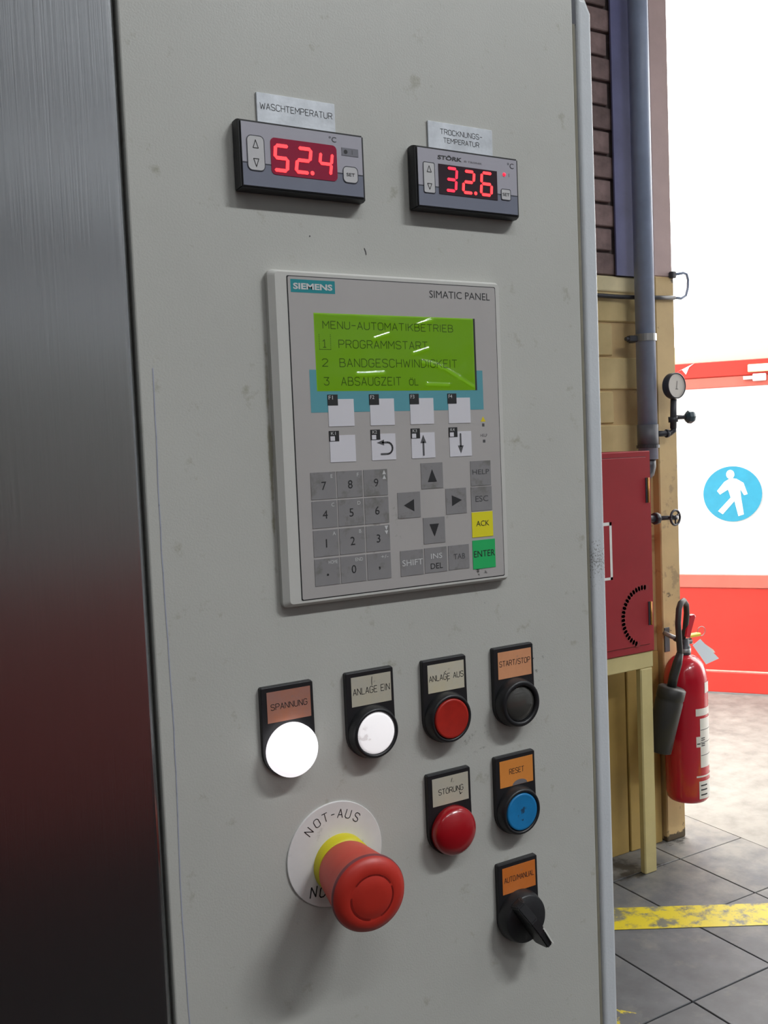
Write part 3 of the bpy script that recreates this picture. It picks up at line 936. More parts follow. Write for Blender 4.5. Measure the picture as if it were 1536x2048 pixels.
FX = [(-46.4, -29.8), (-19.1, -2.7), (8.4, 25.1), (35.9, 52.2)]
for i, (x0, x1) in enumerate(FX):
    k_ = key(x0, x1, 6.8, 22.4, M['keywhite'], 'function_key')
    tg = MB().box(-8.5 * mm, -2.0 * mm, -0.0003, 0, 4.2 * mm, 10.4 * mm).obj('corner_tag', M['keyblack'], k_)
    typed('F%d' % (i + 1), -7.9 * mm, -5.2 * mm, 7.6 * mm, 9.8 * mm, -0.0004, M['inkwhite'], k_)
    k_ = key(x0, x1, -13.7, 1.7, M['keywhite'], 'function_key')
    MB().box(-8.5 * mm, -2.2 * mm, -0.0003, 0, 4.3 * mm, 10.3 * mm).obj('corner_tag', M['keyblack'], k_)
    typed('K%d' % (i + 1), -7.4 * mm, -4.4 * mm, 8.0 * mm, 9.8 * mm, -0.0004, M['inkwhite'], k_)
    MB().flat(rect(-7.9 * mm, -5.0 * mm, 4.6 * mm, 7.2 * mm), -0.0004).obj('tag_field', M['keywhite'], k_)
    if i == 1:
        a = MB().stroke([(-2.0 * mm, -4.2 * mm)] + [(2.6 * mm + 3.3 * mm * math.cos(t), -0.8 * mm + 3.4 * mm * math.sin(t)) for t in [-PI / 2 + PI * s / 8 for s in range(9)]] + [(-1.0 * mm, 2.6 * mm)], 0.0011, -0.0003)
        a.flat([(-4.6 * mm, 2.6 * mm), (0.2 * mm, 0.9 * mm), (0.2 * mm, 4.3 * mm)], -0.0003)
        a.obj('arrow_symbol', M['inkgrey'], k_)
    if i == 2:
        a = MB().stroke([(0, -6.0 * mm), (0, 2.0 * mm)], 0.0012, -0.0003).flat([(-2.1 * mm, 1.4 * mm), (2.1 * mm, 1.4 * mm), (0, 6.4 * mm)], -0.0003)
        a.obj('arrow_symbol', M['inkgrey'], k_)
    if i == 3:
        a = MB().stroke([(0, 6.2 * mm), (0, -1.6 * mm)], 0.0012, -0.0003).flat([(-2.1 * mm, -1.0 * mm), (0, -5.8 * mm), (2.1 * mm, -1.0 * mm)], -0.0003)
        a.obj('arrow_symbol', M['inkgrey'], k_)
NXS = [(-59.6, -43.7), (-42.9, -26.3), (-25.4, -9.3)]
NZS = [(-34.4, -19.0), (-50.8, -35.4), (-67.2, -52.1), (-83.9, -68.5)]
rows = [('7', '8', '9'), ('4', '5', '6'), ('1', '2', '3'), ('.', '0', ',')]
small = [('E', 'F', None), ('C', 'D', None), ('A', 'B', None), ('HOME', 'END', '+/-')]
for r in range(4):
    for c in range(3):
        k_ = key(NXS[c][0], NXS[c][1], NZS[r][0], NZS[r][1], M['keygrey'], 'number_key')
        ch = rows[r][c]
        if ch in '.,':
            ktext(k_, ch, 0.2, None, -2.4, -1.0 if ch == '.' else -0.2, M['ink'])
        else:
            ktext(k_, ch, 0.2, None, -2.5, 2.3, M['ink'])
        s = small[r][c]
        if s:
            wd = {1: None, 4: 3.2, 3: 2.8}[len(s)]
            if wd is None:
                ktext(k_, s, 5.4, None, 4.2, 6.3, M['inkwhite'])
            else:
                ktext(k_, s, 4.2 - wd, 4.2 + wd - 0.6, 4.4, 6.4, M['inkwhite'])
        if r == 0 and c == 2:
            tri(k_, [(4.6, 4.6), (7.0, 4.6), (5.8, 7.2)], M['inkwhite']); tri(k_, [(4.6, 1.8), (7.0, 1.8), (5.8, 4.2)], M['inkwhite'])
        if r == 2 and c == 2:
            tri(k_, [(4.6, 7.0), (5.8, 4.4), (7.0, 7.0)], M['inkwhite']); tri(k_, [(4.6, 4.2), (5.8, 1.8), (7.0, 4.2)], M['inkwhite'])
for (x0, x1, z0, z1), P in (((14.3, 30.0, -32.4, -16.8), [(-3.3, -3.8), (3.3, -3.8), (0, 4.0)]), ((-2.9, 13.0, -49.2, -33.7), [(-3.8, 0), (3.4, -3.9), (3.4, 3.4)]),
                           ((31.5, 46.8, -49.0, -33.2), [(-3.2, 3.6), (-3.2, -3.0), (4.2, 0.4)]), ((14.5, 30.1, -65.9, -50.0), [(-3.4, 3.9), (0, -3.9), (3.4, 3.9)])):
    tri(key(x0, x1, z0, z1, M['keygrey'], 'arrow_key'), P, M['ink'])
k_ = key(50.7, 66.2, -32.6, -17.1, M['keygrey'], 'command_key'); ktext(k_, 'HELP', -6.4, 6.4, -0.6, 2.4, M['inkgrey'])
k_ = key(50.5, 66.4, -48.4, -33.3, M['keygrey'], 'command_key'); ktext(k_, 'ESC', -4.8, 5.0, -1.8, 1.9, M['inkgrey'])
k_ = key(50.4, 66.5, -64.9, -49.2, M['keyyellow'], 'command_key'); ktext(k_, 'ACK', -4.9, 5.1, -1.0, 2.4, M['ink'])
k_['label'] = 'yellow key marked ACK'
k_ = key(50.2, 67.6, -84.9, -66.8, M['keygreen'], 'command_key'); ktext(k_, 'ENTER', -7.9, 8.3, -1.6, 2.4, M['ink'])
k_['label'] = 'green key marked ENTER'
k_ = key(-2.6, 13.5, -84.0, -68.7, M['keygrey'], 'command_key'); ktext(k_, 'SHIFT', -6.9, 7.6, -1.6, 2.0, M['inkwhite'])
k_ = key(14.5, 30.7, -83.8, -68.5, M['keygrey'], 'command_key'); ktext(k_, 'INS', -3.6, 4.6, 0.8, 4.0, M['inkwhite']); ktext(k_, 'DEL', -4.0, 4.8, -5.4, -2.0, M['ink'])
k_ = key(31.9, 47.4, -83.6, -68.5, M['keygrey'], 'command_key'); ktext(k_, 'TAB', -3.9, 4.6, -1.2, 2.2, M['inkgrey'])
w_ = MB().flat([(59.8 * mm, 7.3 * mm), (63.8 * mm, 7.3 * mm), (61.8 * mm, 10.6 * mm)], Y).obj('warning_symbol', M['warn'], op)
MB().flat(rect(60.9 * mm, 62.7 * mm, 4.2 * mm, 6.2 * mm), Y).flat(rect(61.1 * mm, 63.0 * mm, -5.8 * mm, -4.0 * mm), Y).obj('indicator', M['inkgrey'], op)
typed('HELP', 59.4 * mm, 64.6 * mm, -2.2 * mm, -0.4 * mm, Y, M['inkgrey'], op)

# ================================================================== PUSH BUTTONS
PW = 0.03256
BC = (PW / 2, -0.0365)                # axis of the button, from the plate's upper left corner


def holder(x, z, name, lab, cat, m_ins, text, box, group, marks=()):
    t = thing(name, lab, cat, (x, 0, PANEL_Z + z), group=group)
    n = 20
    pts = [(PW, BC[1])] + [(PW, 0.0 - 0.0005), (PW - 0.0012, 0.0006), (0.0008, 0.0006), (0.0, 0.0)] + [(0.0, BC[1])]
    pts += [(BC[0] + PW / 2 * math.cos(PI + PI * i / n), BC[1] + PW / 2 * math.sin(PI + PI * i / n)) for i in range(1, n)]
    MB().prism(pts, -0.0032, 0.0, 0.0007).obj('legend_plate', M['black'], t)
    ins = MB().box(-0.0135, 0.0135, -0.0002, 0.0003, -0.0088, 0.0088).obj('label_insert', m_ins, t, (0.0035 + 0.0135, -0.0032, -0.0025 - 0.0088))
    L = engrave(MB(), text, box[0] * mm, box[1] * mm, box[2] * mm, box[3] * mm, 0.00036, -0.00028, 1.3)
    for q in marks:
        L.stroke([(a * mm, b * mm) for a, b in q], 0.0004, -0.00028)
    L.obj('lettering', M['ink'], ins)
    return t, ins


def ring(t, depth=0.0095, r=0.0149, inner=0.0126):
    p = [(r + 0.0012, 0.0030), (r + 0.0008, 0.0060), (r, depth - 0.0008), (r - 0.0006, depth), (inner + 0.0006, depth), (inner, depth - 0.0008), (inner, 0.0040)]
    return MB().lathe(p, (BC[0], 0, BC[1]), n=48).obj('bezel_ring', M['black'], t)


def cap(t, m, r=0.0124, y=0.0090, dome=0.0008, name='cap'):
    p = [(r, 0.0035), (r, y - 0.0006), (r - 0.0005, y)] + [(r * (1 - k / 8.0) if k < 8 else 0.0, y + dome * (1 - (1 - k / 8.0) ** 2)) for k in range(1, 9)]
    ob = MB().lathe([(a, b) for a, b in p], (0, 0, 0), n=48).obj(name, m, t, (BC[0], 0, BC[1]))
    return ob


def lens(t, m, r=0.0154, h0=0.0075, h1=0.0145):
    p = [(r - 0.001, 0.0032), (r, 0.0045), (r, h0)]
    n = 10
    for k in range(1, n + 1):
        a = PI / 2 * k / n
        p.append((r * math.cos(a) if k < n else 0.0, h0 + (h1 - h0) * math.sin(a)))
    return MB().lathe(p, (0, 0, 0), n=56).obj('lens', m, t, (BC[0], 0, BC[1]))


G = 'push buttons and lamps with black legend plates'
t, i_ = holder(-0.09518, -0.13847, 'indicator_lamp', 'lit white signal lamp under the brownish SPANNUNG label', 'lamp', M['ins_brown'], 'SPANNUNG', (-11.2, 11.2, -1.6, 1.7), G)
lens(t, M['lampwhite'])
t, i_ = holder(-0.04153, -0.13840, 'push_button', 'lit white push button under the ANLAGE EIN label', 'button', M['ins_beige'], 'ANLAGE EIN', (-12.4, 12.4, -1.9, 1.9), G, [[(0.6, 7.6), (0.3, 5.0), (0.4, 2.6)]])
ring(t); cap(t, M['capwhite'])
t, i_ = holder(0.01181, -0.13899, 'push_button', 'flat red push button under the ANLAGE AUS label', 'button', M['ins_cream'], 'ANLAGE AUS', (-12.6, 12.9, -1.6, 1.9), G, [[(0.0, 3.6), (-1.6, 2.4)], [(1.2, -1.6), (0.8, -3.0)]])
ring(t); cap(t, M['capred'], y=0.0100, dome=-0.0006)
t, i_ = holder(0.06545, -0.13865, 'push_button', 'dark glossy push button under the START/STOP label', 'button', M['ins_peach'], 'START/STOP', (-12.4, 12.4, -0.6, 2.8), G)
ring(t, 0.0105, inner=0.0118); cap(t, M['lensclear'], r=0.0117, y=0.0086, dome=0.0030)
t, i_ = holder(0.01197, -0.21078, 'indicator_lamp', 'domed red signal lamp under the STÖRUNG label', 'lamp', M['ins_beige'], 'STÖRUNG', (-9.0, 9.4, -2.0, 1.4), G, [[(1.4, 7.0), (0.6, 4.6)], [(5.0, 1.2), (4.4, -1.0)], [(6.4, -2.6), (7.6, -4.6)], [(6.8, -4.4), (8.6, -3.6)]])
lens(t, M['lensred'])
t, i_ = holder(0.06393, -0.21006, 'push_button', 'blue push button under the orange RESET label', 'button', M['ins_orange'], 'RESET', (-5.8, 6.0, -0.8, 2.6), G)
MB().flat([(2.4 * mm + 6.0 * mm * math.cos(a), -8.7 * mm + 3.2 * mm * math.sin(a)) for a in [PI * q / 12 for q in range(13)]], -0.00026).obj('worn_patch', M['wear'], i_)
ring(t); cap(t, M['capblue'], r=0.0122, y=0.0095, dome=-0.0005)
t, i_ = holder(0.06316, -0.28109, 'selector_switch', 'black rotary selector switch under the AUTO/MANUAL label', 'switch', M['ins_dark'], 'AUTO/MANUAL', (-12.0, 12.2, -1.2, 2.2), G)
MB().lathe([(0.0172, 0.003), (0.0170, 0.0055), (0.0158, 0.0105), (0.0150, 0.0115), (0.0, 0.0115)], (BC[0], 0, BC[1]), n=48).obj('knob_base', M['black'], t)
# lever bar lying across the knob, lower end longer and higher
ang = R(-59)
lv = MB()
prof = [(-0.0165, 0.0030, 0.0135), (-0.0155, 0.0042, 0.0165), (-0.004, 0.0040, 0.0215), (0.006, 0.0036, 0.0235), (0.0185, 0.0028, 0.0225), (0.0212, 0.0020, 0.0185)]
rg = []
for s, hw, hh in prof:
    rg.append([lv.bm.verts.new((s, -d, w)) for d, w in ((0.0100, -hw * 1.25), (hh, -hw * 0.75), (hh, hw * 0.75), (0.0100, hw * 1.25))])
for A, B in zip(rg, rg[1:]):
    for i in range(4):
        j = (i + 1) % 4
        lv.bm.faces.new((A[i], B[i], B[j], A[j]))
lv.bm.faces.new(rg[0]); lv.bm.faces.new(list(reversed(rg[-1])))
bmesh.ops.recalc_face_normals(lv.bm, faces=lv.bm.faces[:])
bmesh.ops.bevel(lv.bm, geom=lv.bm.edges[:], offset=0.0006, segments=2, affect='EDGES')
lever = lv.obj('lever', M['black'], t, (BC[0], 0, BC[1]), (0, -ang, 0))
MB().box(0.004, 0.0175, -0.0240, -0.0225, 0.0017, 0.0027).obj('pointer_line', M['handlewhite'], lever)

# emergency stop
es = thing('emergency_stop', 'red mushroom emergency stop button on a round white NOT-AUS label', 'button', (-0.0520, 0, PANEL_Z - 0.2443))
dl = MB().lathe([(0.0312, 0.0), (0.0312, 0.0009), (0.0309, 0.0011), (0.0, 0.0011)], n=64, smooth=False).obj('label_disc', M['disc'], es)
tl = MB()


def arc_letter(mb, ch, ang_, rad, h, w, y, sh=0.0, up_=True):
    lines, tw = strokes(ch)
    sc_ = h / 6
    for l in lines:
        pts = []
        for px, pz in l:
            u = (px - tw / 2) * sc_ + sh * pz * sc_
            v = (pz - 3) * sc_
            c_, s_ = math.cos(ang_ - PI / 2), math.sin(ang_ - PI / 2)
            pts.append((rad * math.cos(ang_) + u * c_ - v * s_, rad * math.sin(ang_) + u * s_ + v * c_))
        mb.stroke(pts, w, y)


for ch, a in zip('NOT-AUS', (134, 118, 104, 92, 80, 67, 52)):
    arc_letter(tl, ch, R(a), 0.0240, 0.0050 if ch != '-' else 0.004, 0.0005, -0.0012)
for ch, x, z in (('N', -0.0155, -0.0190), ('O', -0.0095, -0.0203), ('T', -0.003, -0.0212)):
    lines, tw = strokes(ch)
    for l in lines:
        tl.stroke([(x + (px - tw / 2) * 0.0009 + 0.22 * (pz - 3) * 0.0009, z + (pz - 3) * 0.0010) for px, pz in l], 0.0008, -0.0012)
tl.obj('lettering', M['ink'], dl)
EO, ER = (0.0028, 0, -0.0060), (R(1.0), 0, R(-6.0))
MB().lathe([(0.0176, 0.0009), (0.0174, 0.0030), (0.0168, 0.0104), (0.0140, 0.0106)], n=48).obj('collar', M['stopyellow'], es, EO)
MB().lathe([(0.0125, 0.0090), (0.0164, 0.0095), (0.0174, 0.0125), (0.0198, 0.0330), (0.0207, 0.0400), (0.0212, 0.0420)], n=64).obj('skirt', M['stopskirt'], es, EO, ER)
MB().lathe([(0.0212, 0.0418), (0.0217, 0.0428), (0.0217, 0.0440), (0.0212, 0.0449)], n=64).obj('rim', M['stopdark'], es, EO, ER)
hd = MB().lathe([(0.0213, 0.0447), (0.0204, 0.0466), (0.0172, 0.0484), (0.0139, 0.0492), (0.0132, 0.0490), (0.0122, 0.0490), (0.0114, 0.0495), (0.006, 0.0500), (0.0, 0.0502)], n=64).obj('mushroom_head', M['stopred'], es, EO, ER)
ga = MB()
for a0, a1 in ((28, 138), (172, 262), (295, 378)):
    ga.stroke([(0.0123 * math.cos(R(a0 + (a1 - a0) * q / 14)), 0.0123 * math.sin(R(a0 + (a1 - a0) * q / 14))) for q in range(15)], 0.0011, -0.04925)
ga.obj('arrow_groove', M['groove'], hd)

# ================================================================== HOSE CABINET ON ITS STAND
hx0, hx1, hz0, hz1 = 1.46, 2.109, 0.776, 1.458
hc = thing('fire_hose_cabinet', 'dark red steel fire hose cabinet mounted on the cream stand', 'cabinet', (1.7845, 1.87, hz0))
w, h = hx1 - hx0, hz1 - hz0
MB().box(-w / 2, w / 2, 0.004, 0.185, 0, h, 0.003, 1).obj('case', M['hydrant'], hc)
MB().box(-w / 2 + 0.02, w / 2 - 0.0235, -0.0005, 0.006, 0.026, h - 0.020, 0.002, 1).obj('door', M['hydrant'], hc)
jn = MB()
jn.box(-w / 2 + 0.0185, w / 2 - 0.022, 0.0034, 0.0045, 0.0245, h - 0.0185).obj('door_gap', M['ink'], hc)
for z0, z1 in ((0.508, 0.592), (0.092, 0.172)):
    hg = MB().tube([(w / 2 - 0.0205, -0.004, z0), (w / 2 - 0.0205, -0.004, z1)], 0.0036, 10)
    ho = MB().box(w / 2 - 0.031, w / 2 - 0.0205, -0.003, 0.0, z0, z1).obj('hinge', M['darkmetal'], hc)
    hg.obj('hinge_pin', M['brass'], ho)
sg = MB()
sx0, sx1, sz0, sz1 = 1.70, 1.922, 1.039 - hz0, 1.230 - hz0
ox = 1.7845
for a, b, c, d in ((sx0, sx1, sz1 - 0.011, sz1), (sx0, sx1, sz0, sz0 + 0.009), (sx1 - 0.010, sx1, sz0, sz1), (sx0, sx0 + 0.010, sz0, sz1)):
    sg.flat(rect(a - ox, b - ox, c, d), -0.0009)
sg.obj('sticker_border', M['white'], hc)
MB().stroke([(0.285 + 0.095 * math.cos(R(a)) - 0.012, 0.125 + 0.098 * math.sin(R(a))) for a in range(78, 262, 8)], 0.018, -0.0009).obj('ring_mark', M['hydrantmark'], hc)

st = thing('cabinet_stand', 'cream painted steel stand under the red hose cabinet', 'stand', (1.7845, 1.88, 0))
lw_ = 0.056
for x in (-w / 2 + 0.008, w / 2 - 0.062):
    MB().box(x, x + lw_, 0.0, 0.026, 0.0, 0.718, 0.004, 1).obj('leg', M['standpaint'], st)
MB().box(-w / 2 + 0.008, w / 2 - 0.002, 0.0, 0.03, 0.7185, 0.775, 0.003, 1).obj('apron', M['standpaint'], st)
MB().box(-w / 2 + 0.008, w / 2 - 0.006, 0.0305, 0.165, 0.745, 0.775, 0.003, 1).obj('top_shelf', M['standpaint'], st)
bp = MB().box(2.142 - 1.7845, 2.30 - 1.7845, 0.165, 0.181, 0.0, 0.72, 0.003, 1).obj('back_board', M['olive'], st)
MB().box(-w / 2 + 0.01, 2.135 - 1.7845, 0.168, 0.181, 0.0, 0.745, 0.002, 1).obj('back_board', M['olive'], st)

# ================================================================== PIPES ON THE WALL
sp_ = thing('steel_stanchion', 'painted steel upright, tinted blue for flare, behind the grey pipe', 'column', (2.247, 2.06, 2.077))
MB().box(-0.090, 0.060, 0.0, 0.007, 0, 2.12).obj('flange', M['steelflare'], sp_)
MB().box(-0.019, -0.009, 0.008, 0.010, 0, 2.12).obj('web', M['steelflare'], sp_)
for z in (0.33, 0.365, 0.45, 0.86):
    MB().lathe([(0.008, 0), (0.008, 0.008), (0.0, 0.008)], (0.05, 0, z), n=6, smooth=False).obj('bolt', M['steelflare'], sp_)

pp = thing('riser_pipe', 'thick grey vertical pipe, tinted blue for flare, clamped to the wall above the red cabinet', 'pipe', (2.227, 2.0, 1.37))
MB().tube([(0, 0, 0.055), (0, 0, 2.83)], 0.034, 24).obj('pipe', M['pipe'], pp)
MB().tube([(0, 0, 0.095), (0, 0, 0.178)], 0.0365, 24).obj('coupling', M['pipelow'], pp)
MB().lathe([(0.034, 0.095), (0.040, 0.095), (0.040, 0.106), (0.034, 0.106)], axis=(0, 0, 1), n=24, smooth=False).obj('flange_ring', M['darkmetal'], pp)
MB().tube([(0, 0, 0.06), (0, 0, 0.03), (-0.006, 0, 0.010), (-0.022, 0, 0.0), (-0.06, 0, 0.0), (-0.118, 0, 0.0)], 0.026, 20).obj('elbow', M['darkmetal'], pp)
cl = MB().lathe([(0.0342, 0.470), (0.0385, 0.470), (0.0385, 0.495), (0.0342, 0.495)], axis=(0, 0, 1), n=28, smooth=False).obj('clamp', M['galv'], pp)
MB().box(-0.072, -0.034, 0.0, 0.022, 0.468, 0.490, 0.003, 1).tube([(-0.085, 0.01, 0.478), (-0.07, 0.01, 0.479)], 0.007, 8).obj('clamp_lug', M['darkmetal'], cl)
MB().box(-0.010, 0.010, 0.03, 0.072, 0.472, 0.488).obj('clamp_bracket', M['darkmetal'], pp)

pg = thing('pressure_gauge', 'round pressure gauge with pale dial on a short pipe beside the riser', 'gauge', (2.322, 1.955, 1.681))
gax = Vector((0.02, -1.0, 0.0)).normalized()
MB().lathe([(0.0, -0.022), (0.044, -0.022), (0.046, -0.018), (0.046, 0.006), (0.043, 0.008), (0.0415, 0.004), (0.0, 0.004)], axis=gax, n=40).obj('case', M['darkmetal'], pg)
dl_ = MB().lathe([(0.0415, 0.0045), (0.0, 0.0045)], axis=gax, n=40, smooth=False).obj('dial', M['dial'], pg)
MB().stroke([(0.002, 0.016), (-0.001, -0.012)], 0.0025, -0.0056).stroke([(-0.006, -0.012), (0.006, -0.012)], 0.002, -0.0056).obj('needle', M['ink'], dl_)
MB().tube([(0.002, 0.012, -0.046), (0.002, 0.015, -0.100), (0.003, 0.018, -0.15)], 0.0115, 14).tube([(0.003, 0.018, -0.108), (0.004, 0.018, -0.128)], 0.017, 8).obj('stem', M['darkmetal'], pg)
MB().tube([(0.003, 0.018, -0.14), (0.006, 0.02, -0.158), (-0.004, 0.026, -0.166), (-0.030, 0.032, -0.167), (-0.062, 0.038, -0.167)], 0.0105, 14).tube([(-0.022, 0.03, -0.167), (-0.012, 0.028, -0.167)], 0.015, 8).obj('elbow', M['darkmetal'], pg)
vb_ = MB().tube([(0.003, 0.014, -0.111), (0.030, 0.008, -0.111), (0.050, 0.004, -0.111)], 0.008, 12).obj('valve_stem', M['darkmetal'], pg)
kn = MB()
kn.lathe([(0.010, 0.0), (0.016, 0.004), (0.023, 0.010), (0.024, 0.024), (0.020, 0.032), (0.0, 0.033)], (0.048, 0.004, -0.111), (0.95, -0.3, 0), n=8, smooth=False)
kn.obj('valve_knob', M['knobgreen'], vb_)

hv = thing('handwheel_valve', 'small dark handwheel valve on the side of the red hose cabinet', 'valve', (2.109, 1.95, 1.218))
MB().tube([(0.0, 0, 0), (0.085, 0, 0)], 0.013, 12).tube([(0.088, 0, 0), (0.105, 0, 0)], 0.021, 8).obj('body', M['darkmetal'], hv)
wax = Vector((0.12, -1.0, 0.1)).normalized()
MB().tube([(0.10, 0, 0), (0.14, -0.015, 0), (0.158, -0.028, 0)], 0.008, 10).obj('stem', M['darkmetal'], hv)
wh = MB()
wc = Vector((0.160, -0.030, 0.0))
u_ = wax.cross(Vector((0, 0, 1))).normalized()
v_ = Vector((0, 0, 1))
wh.tube([wc + (u_ * math.cos(2 * PI * q / 24) + v_ * math.sin(2 * PI * q / 24)) * 0.026 for q in range(25)], 0.0042, 8)
for q in range(3):
    a = 2 * PI * q / 3 + 0.5
    wh.tube([wc, wc + (u_ * math.cos(a) + v_ * math.sin(a)) * 0.025], 0.0032, 6)
wh.lathe([(0.0, -0.006), (0.008, -0.006), (0.008, 0.006), (0.0, 0.006)], wc, wax, n=12)
wh.obj('handwheel', M['darkmetal'], hv)

cd = thing('wall_conduit', 'thin dark conduit along the ledge ending in a looped cable at the pier', 'conduit', (2.31, 2.015, 2.0))
MB().tube([(-0.95, 0.045, 0.010), (-0.14, 0.045, 0.002), (-0.10, 0.03, 0.0), (0.0, 0.004, -0.001), (0.085, 0.004, 0.002)], 0.0075, 10).obj('pipe', M['darkmetal'], cd)
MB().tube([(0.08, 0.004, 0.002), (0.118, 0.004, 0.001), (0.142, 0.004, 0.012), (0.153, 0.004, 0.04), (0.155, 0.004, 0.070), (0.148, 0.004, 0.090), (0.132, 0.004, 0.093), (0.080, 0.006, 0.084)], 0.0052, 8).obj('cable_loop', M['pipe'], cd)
MB().box(0.072, 0.092, -0.002, 0.019, 0.072, 0.096, 0.003, 1).obj('cable_clip', M['darkmetal'], cd)

# ================================================================== FIRE EXTINGUISHER
EX, EY = 2.328, 1.945
fe = thing('fire_extinguisher', 'red gas fire extinguisher with black horn hung on the cream pier', 'extinguisher', (EX, EY, 0.19))
r_ = 0.0765
p = [(0.0, 0.004), (0.055, 0.0), (0.066, 0.004), (0.0735, 0.014), (r_, 0.032), (r_, 0.435)]
for q in range(1, 10):
    a = PI / 2 * q / 9
    p.append((0.020 + (r_ - 0.020) * math.cos(a), 0.435 + 0.092 * math.sin(a)))
p += [(0.020, 0.540), (0.0, 0.541)]
MB().lathe(p, axis=(0, 0, 1), n=48).obj('cylinder', M['extred'], fe)


def wrap(a0, a1, z0, z1, m, name='label_sticker', r=0.0772):
    mb = MB()
    n = 14
    A = []
    for q in range(n + 1):
        a = R(a0 + (a1 - a0) * q / n)
        A.append((mb.bm.verts.new((r * math.cos(a), r * math.sin(a), z0)), mb.bm.verts.new((r * math.cos(a), r * math.sin(a), z1))))
    for q in range(n):
        f = mb.bm.faces.new((A[q][0], A[q + 1][0], A[q + 1][1], A[q][1]))
        f.smooth = True
    return mb.obj(name, m, fe)


s1 = wrap(-100, -10, 0.135, 0.312, M['sticker'])
for z in (0.178, 0.225, 0.27):
    wrap(-99, -50, z, z + 0.002, M['ink'], 'print_line', 0.0775)
for z0, n_ in ((0.232, 2), (0.212, 2)):
    for q in range(n_):
        wrap(-97, -84, z0 + 0.007 * q, z0 + 0.004 + 0.007 * q, M['inkgrey'], 'print_line', 0.0775)
wrap(-112, -98, 0.210, 0.248, M['sticker'])
wrap(-110, -100, 0.220, 0.224, M['ink'], 'print_line', 0.0775)
wrap(-112, -10, 0.322, 0.348, M['sticker'])
wrap(-80, -10, 0.400, 0.438, M['sticker'])
wrap(-113, -20, 0.100, 0.106, M['sticker'])
wrap(-106, -10, 0.022, 0.086, M['sticker'])
for z in (0.034, 0.052, 0.068):
    wrap(-101, -78, z, z + 0.005, M['ink'], 'print_line', 0.0775)
vz = 0.54
MB().lathe([(0.021, 0.530), (0.021, 0.560), (0.017, 0.562), (0.017, 0.585), (0.0, 0.586)], axis=(0, 0, 1), n=20).tube([(0.0, 0, 0.572), (0.0, 0.045, 0.580)], 0.010, 10).tube([(-0.016, 0.0, 0.574), (0.030, 0.0, 0.574)], 0.011, 10).obj('valve', M['darkmetal'], fe)
MB().lathe([(0.0222, 0.538), (0.0222, 0.551), (0.021, 0.552)], axis=(0, 0, 1), n=20).obj('neck_ring', M['galv'], fe)
hdl = MB()
hdl.prism([(-0.008, 0.596), (0.016, 0.588), (0.022, 0.615), (0.030, 0.642), (0.046, 0.662), (0.040, 0.671), (0.018, 0.670), (0.004, 0.642)], -0.014, 0.002, 0.003)
hdl.obj('carry_handle', M['extred'], fe)
MB().box(0.012, 0.072, -0.014, 0.008, 0.588, 0.600, 0.003, 1).obj('safety_pin', M['yellowpin'], fe)
MB().tube([(0.082 + 0.020 * math.cos(2 * PI * q / 20), -0.004, 0.603 + 0.017 * math.sin(2 * PI * q / 20)) for q in range(21)], 0.0012, 6, False).obj('pin_ring', M['galv'], fe)
hose = [(-0.012, 0.004, 0.574), (0.006, 0.000, 0.622), (-0.002, -0.015, 0.683), (-0.018, -0.028, 0.715), (-0.043, -0.040, 0.733), (-0.068, -0.050, 0.728), (-0.083, -0.055, 0.710), (-0.095, -0.061, 0.661), (-0.097, -0.066, 0.602), (-0.094, -0.066, 0.558),
        (-0.102, -0.061, 0.523), (-0.114, -0.055, 0.481), (-0.123, -0.050, 0.436)]
MB().tube(hose[:11], 0.0105, 14).obj('hose', M['horn'], fe)
MB().tube(hose[9:], [0.012, 0.0165, 0.0165, 0.0165], 14).obj('hose_grip', M['horn'], fe)
ha = Vector((-0.120, -0.052, 0.440))
hb = Vector((-0.170, -0.026, 0.217))
L_ = (hb - ha).length
MB().lathe([(0.0, 0.0), (0.040, 0.0), (0.048, 0.006), (0.048, 0.040), (0.0455, 0.044), (0.0475, 0.050), (0.0455, L_), (0.041, L_ + 0.002), (0.040, 0.08), (0.0, 0.08)], ha, hb - ha, n=36).obj('horn', M['horn'], fe)
tg = MB()
tp = [(0.106, -0.078 + 0.0), (0.0, 0.0)]
tagv = [(0.039, 0.557), (0.106, 0.477), (0.174, 0.489), (0.079, 0.574)]
MB().prism(tagv, -0.002, -0.0012).obj('paper_tag', M['paper'], fe)
MB().prism([(0.085, 0.566), (0.10, 0.52), (0.160, 0.512), (0.150, 0.524)], 0.002, 0.0028).obj('paper_tag', M['sticker'], fe)
MB().tube([(0.018, 0, 0.566), (0.045, 0, 0.562)], 0.0012, 6).obj('tag_string', M['galv'], fe)
br = thing('wall_bracket', 'dark steel hook on the pier that carries the extinguisher', 'bracket', (2.32, 2.03, 0.775))
MB().tube([(-0.005, -0.0, 0.012), (-0.004, -0.02, 0.006), (0.006, -0.045, -0.003)], 0.0085, 10).obj('hook', M['galv'], br)
MB().box(-0.006, 0.020, -0.004, 0.0, -0.06, 0.03, 0.001, 1).obj('back_plate', M['darkmetal'], br)

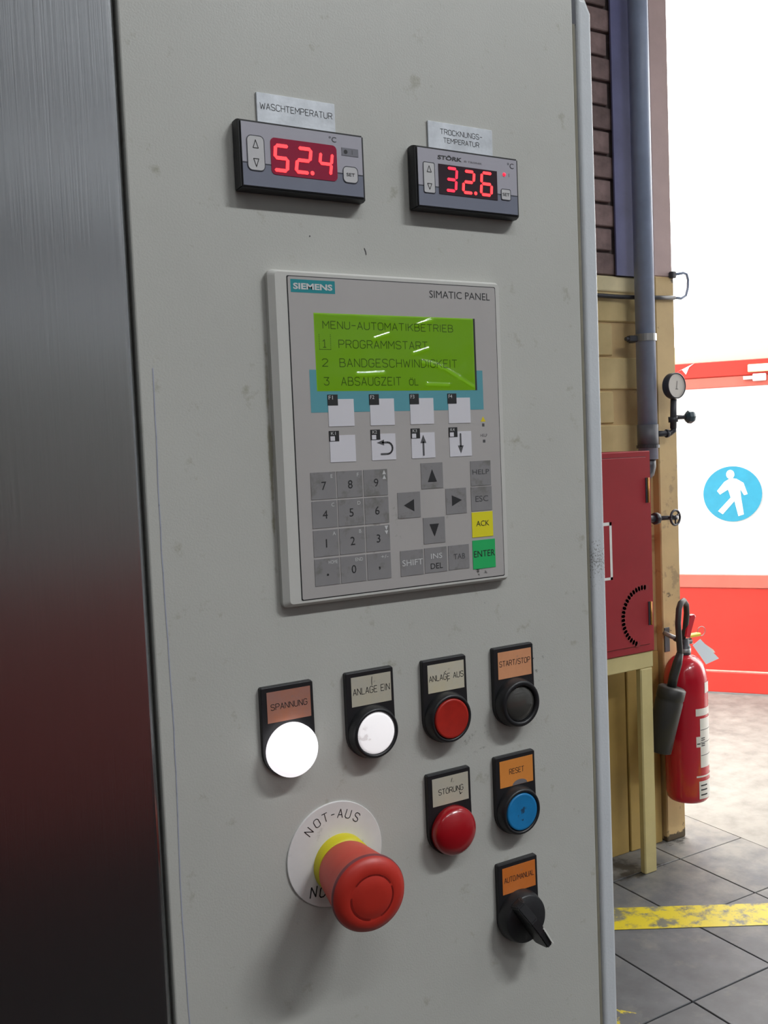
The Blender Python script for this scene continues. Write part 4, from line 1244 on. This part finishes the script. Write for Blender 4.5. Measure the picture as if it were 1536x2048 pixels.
# ================================================================== THE YARD GATE AND ITS SIGN
ga_rot = R(-52)
GO = (4.0651, 3.4159, 0.0)
gt = thing('yard_gate', 'red steel gate with a white middle panel standing in the bright yard', 'gate', GO, (0, 0, ga_rot))
g0, g1 = -0.55, 1.55
MB().box(g0, g1, -0.006, 0.045, 0.008, 0.128, 0.004, 1).obj('kick_plate', M['gatered'], gt)
MB().box(g0, g1, -0.002, 0.04, 0.128, 0.138, 0.002, 1).obj('weld_seam', M['seam'], gt)
MB().box(g0, g1, 0.0, 0.04, 0.138, 0.618).obj('lower_panel', M['gatered'], gt)
MB().box(g0, g1, -0.008, 0.045, 0.620, 0.698, 0.004, 1).obj('mid_rail', M['gatepink'], gt)
MB().box(g0, g1, 0.0, 0.04, 0.698, 1.770).obj('white_panel', M['gatewhite'], gt)
MB().box(g0, g1, -0.008, 0.045, 1.770, 1.830, 0.004, 1).obj('upper_rail', M['gatepink'], gt)
MB().box(g0, g1, -0.012, 0.05, 1.831, 1.920, 0.004, 1).obj('top_rail', M['gatered'], gt)
MB().box(0.265, 0.50, -0.03, -0.012, 1.846, 1.889, 0.004, 1).obj('latch_plate', M['lintel'], gt)
MB().tube([(0.24, -0.02, 1.815), (0.30, -0.02, 1.815)], 0.010, 8).box(0.29, 0.36, -0.035, -0.008, 1.795, 1.835, 0.004, 1).obj('latch_bolt', M['white'], gt)
MB().prism([(-0.12, 1.872), (-0.06, 1.900), (-0.02, 1.918), (-0.05, 1.896), (-0.068, 1.855), (-0.09, 1.885)], -0.0145, -0.0125).obj('peeled_patch', M['white'], gt)
sg_ = thing('pedestrian_sign', 'round blue sign with a white walking figure on the gate', 'sign', (GO[0], GO[1], 0), (0, 0, ga_rot))
SC = (0.172, 1.163)
MB().prism(circle(SC[0], SC[1], 0.158, 48), -0.006, 0.0).obj('disc', M['signblue'], sg_)
man = [(-0.003, 0.090), (-0.020, 0.084), (-0.043, 0.070), (-0.083, 0.019), (-0.067, -0.002), (-0.024, 0.026), (-0.018, 0.010), (-0.010, -0.020), (-0.079, -0.097), (-0.054, -0.115), (0.010, -0.040), (0.030, -0.127), (0.059, -0.117), (0.046, -0.022), (0.042, 0.027), (0.062, -0.008), (0.081, -0.002), (0.060, 0.062), (0.023, 0.086)]
# split into convex-friendly pieces is not needed: bmesh triangulates the outline when rendered
fg = MB().prism([(SC[0] + a, SC[1] + b) for a, b in man], -0.0075, -0.006)
fg.prism([(SC[0] - 0.010 + 0.022 * math.cos(2 * PI * q / 16), SC[1] + 0.112 + 0.026 * math.sin(2 * PI * q / 16)) for q in range(16)], -0.0075, -0.006)
sg_.location = (GO[0] - 0.788 * 0.0075, GO[1] - 0.6157 * 0.0075, 0)
fg.obj('walking_figure', M['gatewhite'], sg_)
bmf = thing('gate_beam', 'cream painted beam above the red gate', 'beam', GO, (0, 0, ga_rot))
MB().box(-0.55, 1.55, 0.06, 0.16, 1.915, 2.02, 0.004, 1).obj('beam', M['lintel'], bmf)
for x in (-0.5, 1.45):
    MB().box(x, x + 0.08, 0.07, 0.15, 0.0, 1.915).obj('post', M['lintel'], bmf)
MB().box(0.33, 0.345, 0.06, 0.15, 2.02, 2.085).box(0.345, 0.50, 0.06, 0.075, 2.05, 2.062).obj('bracket', M['white'], bmf)
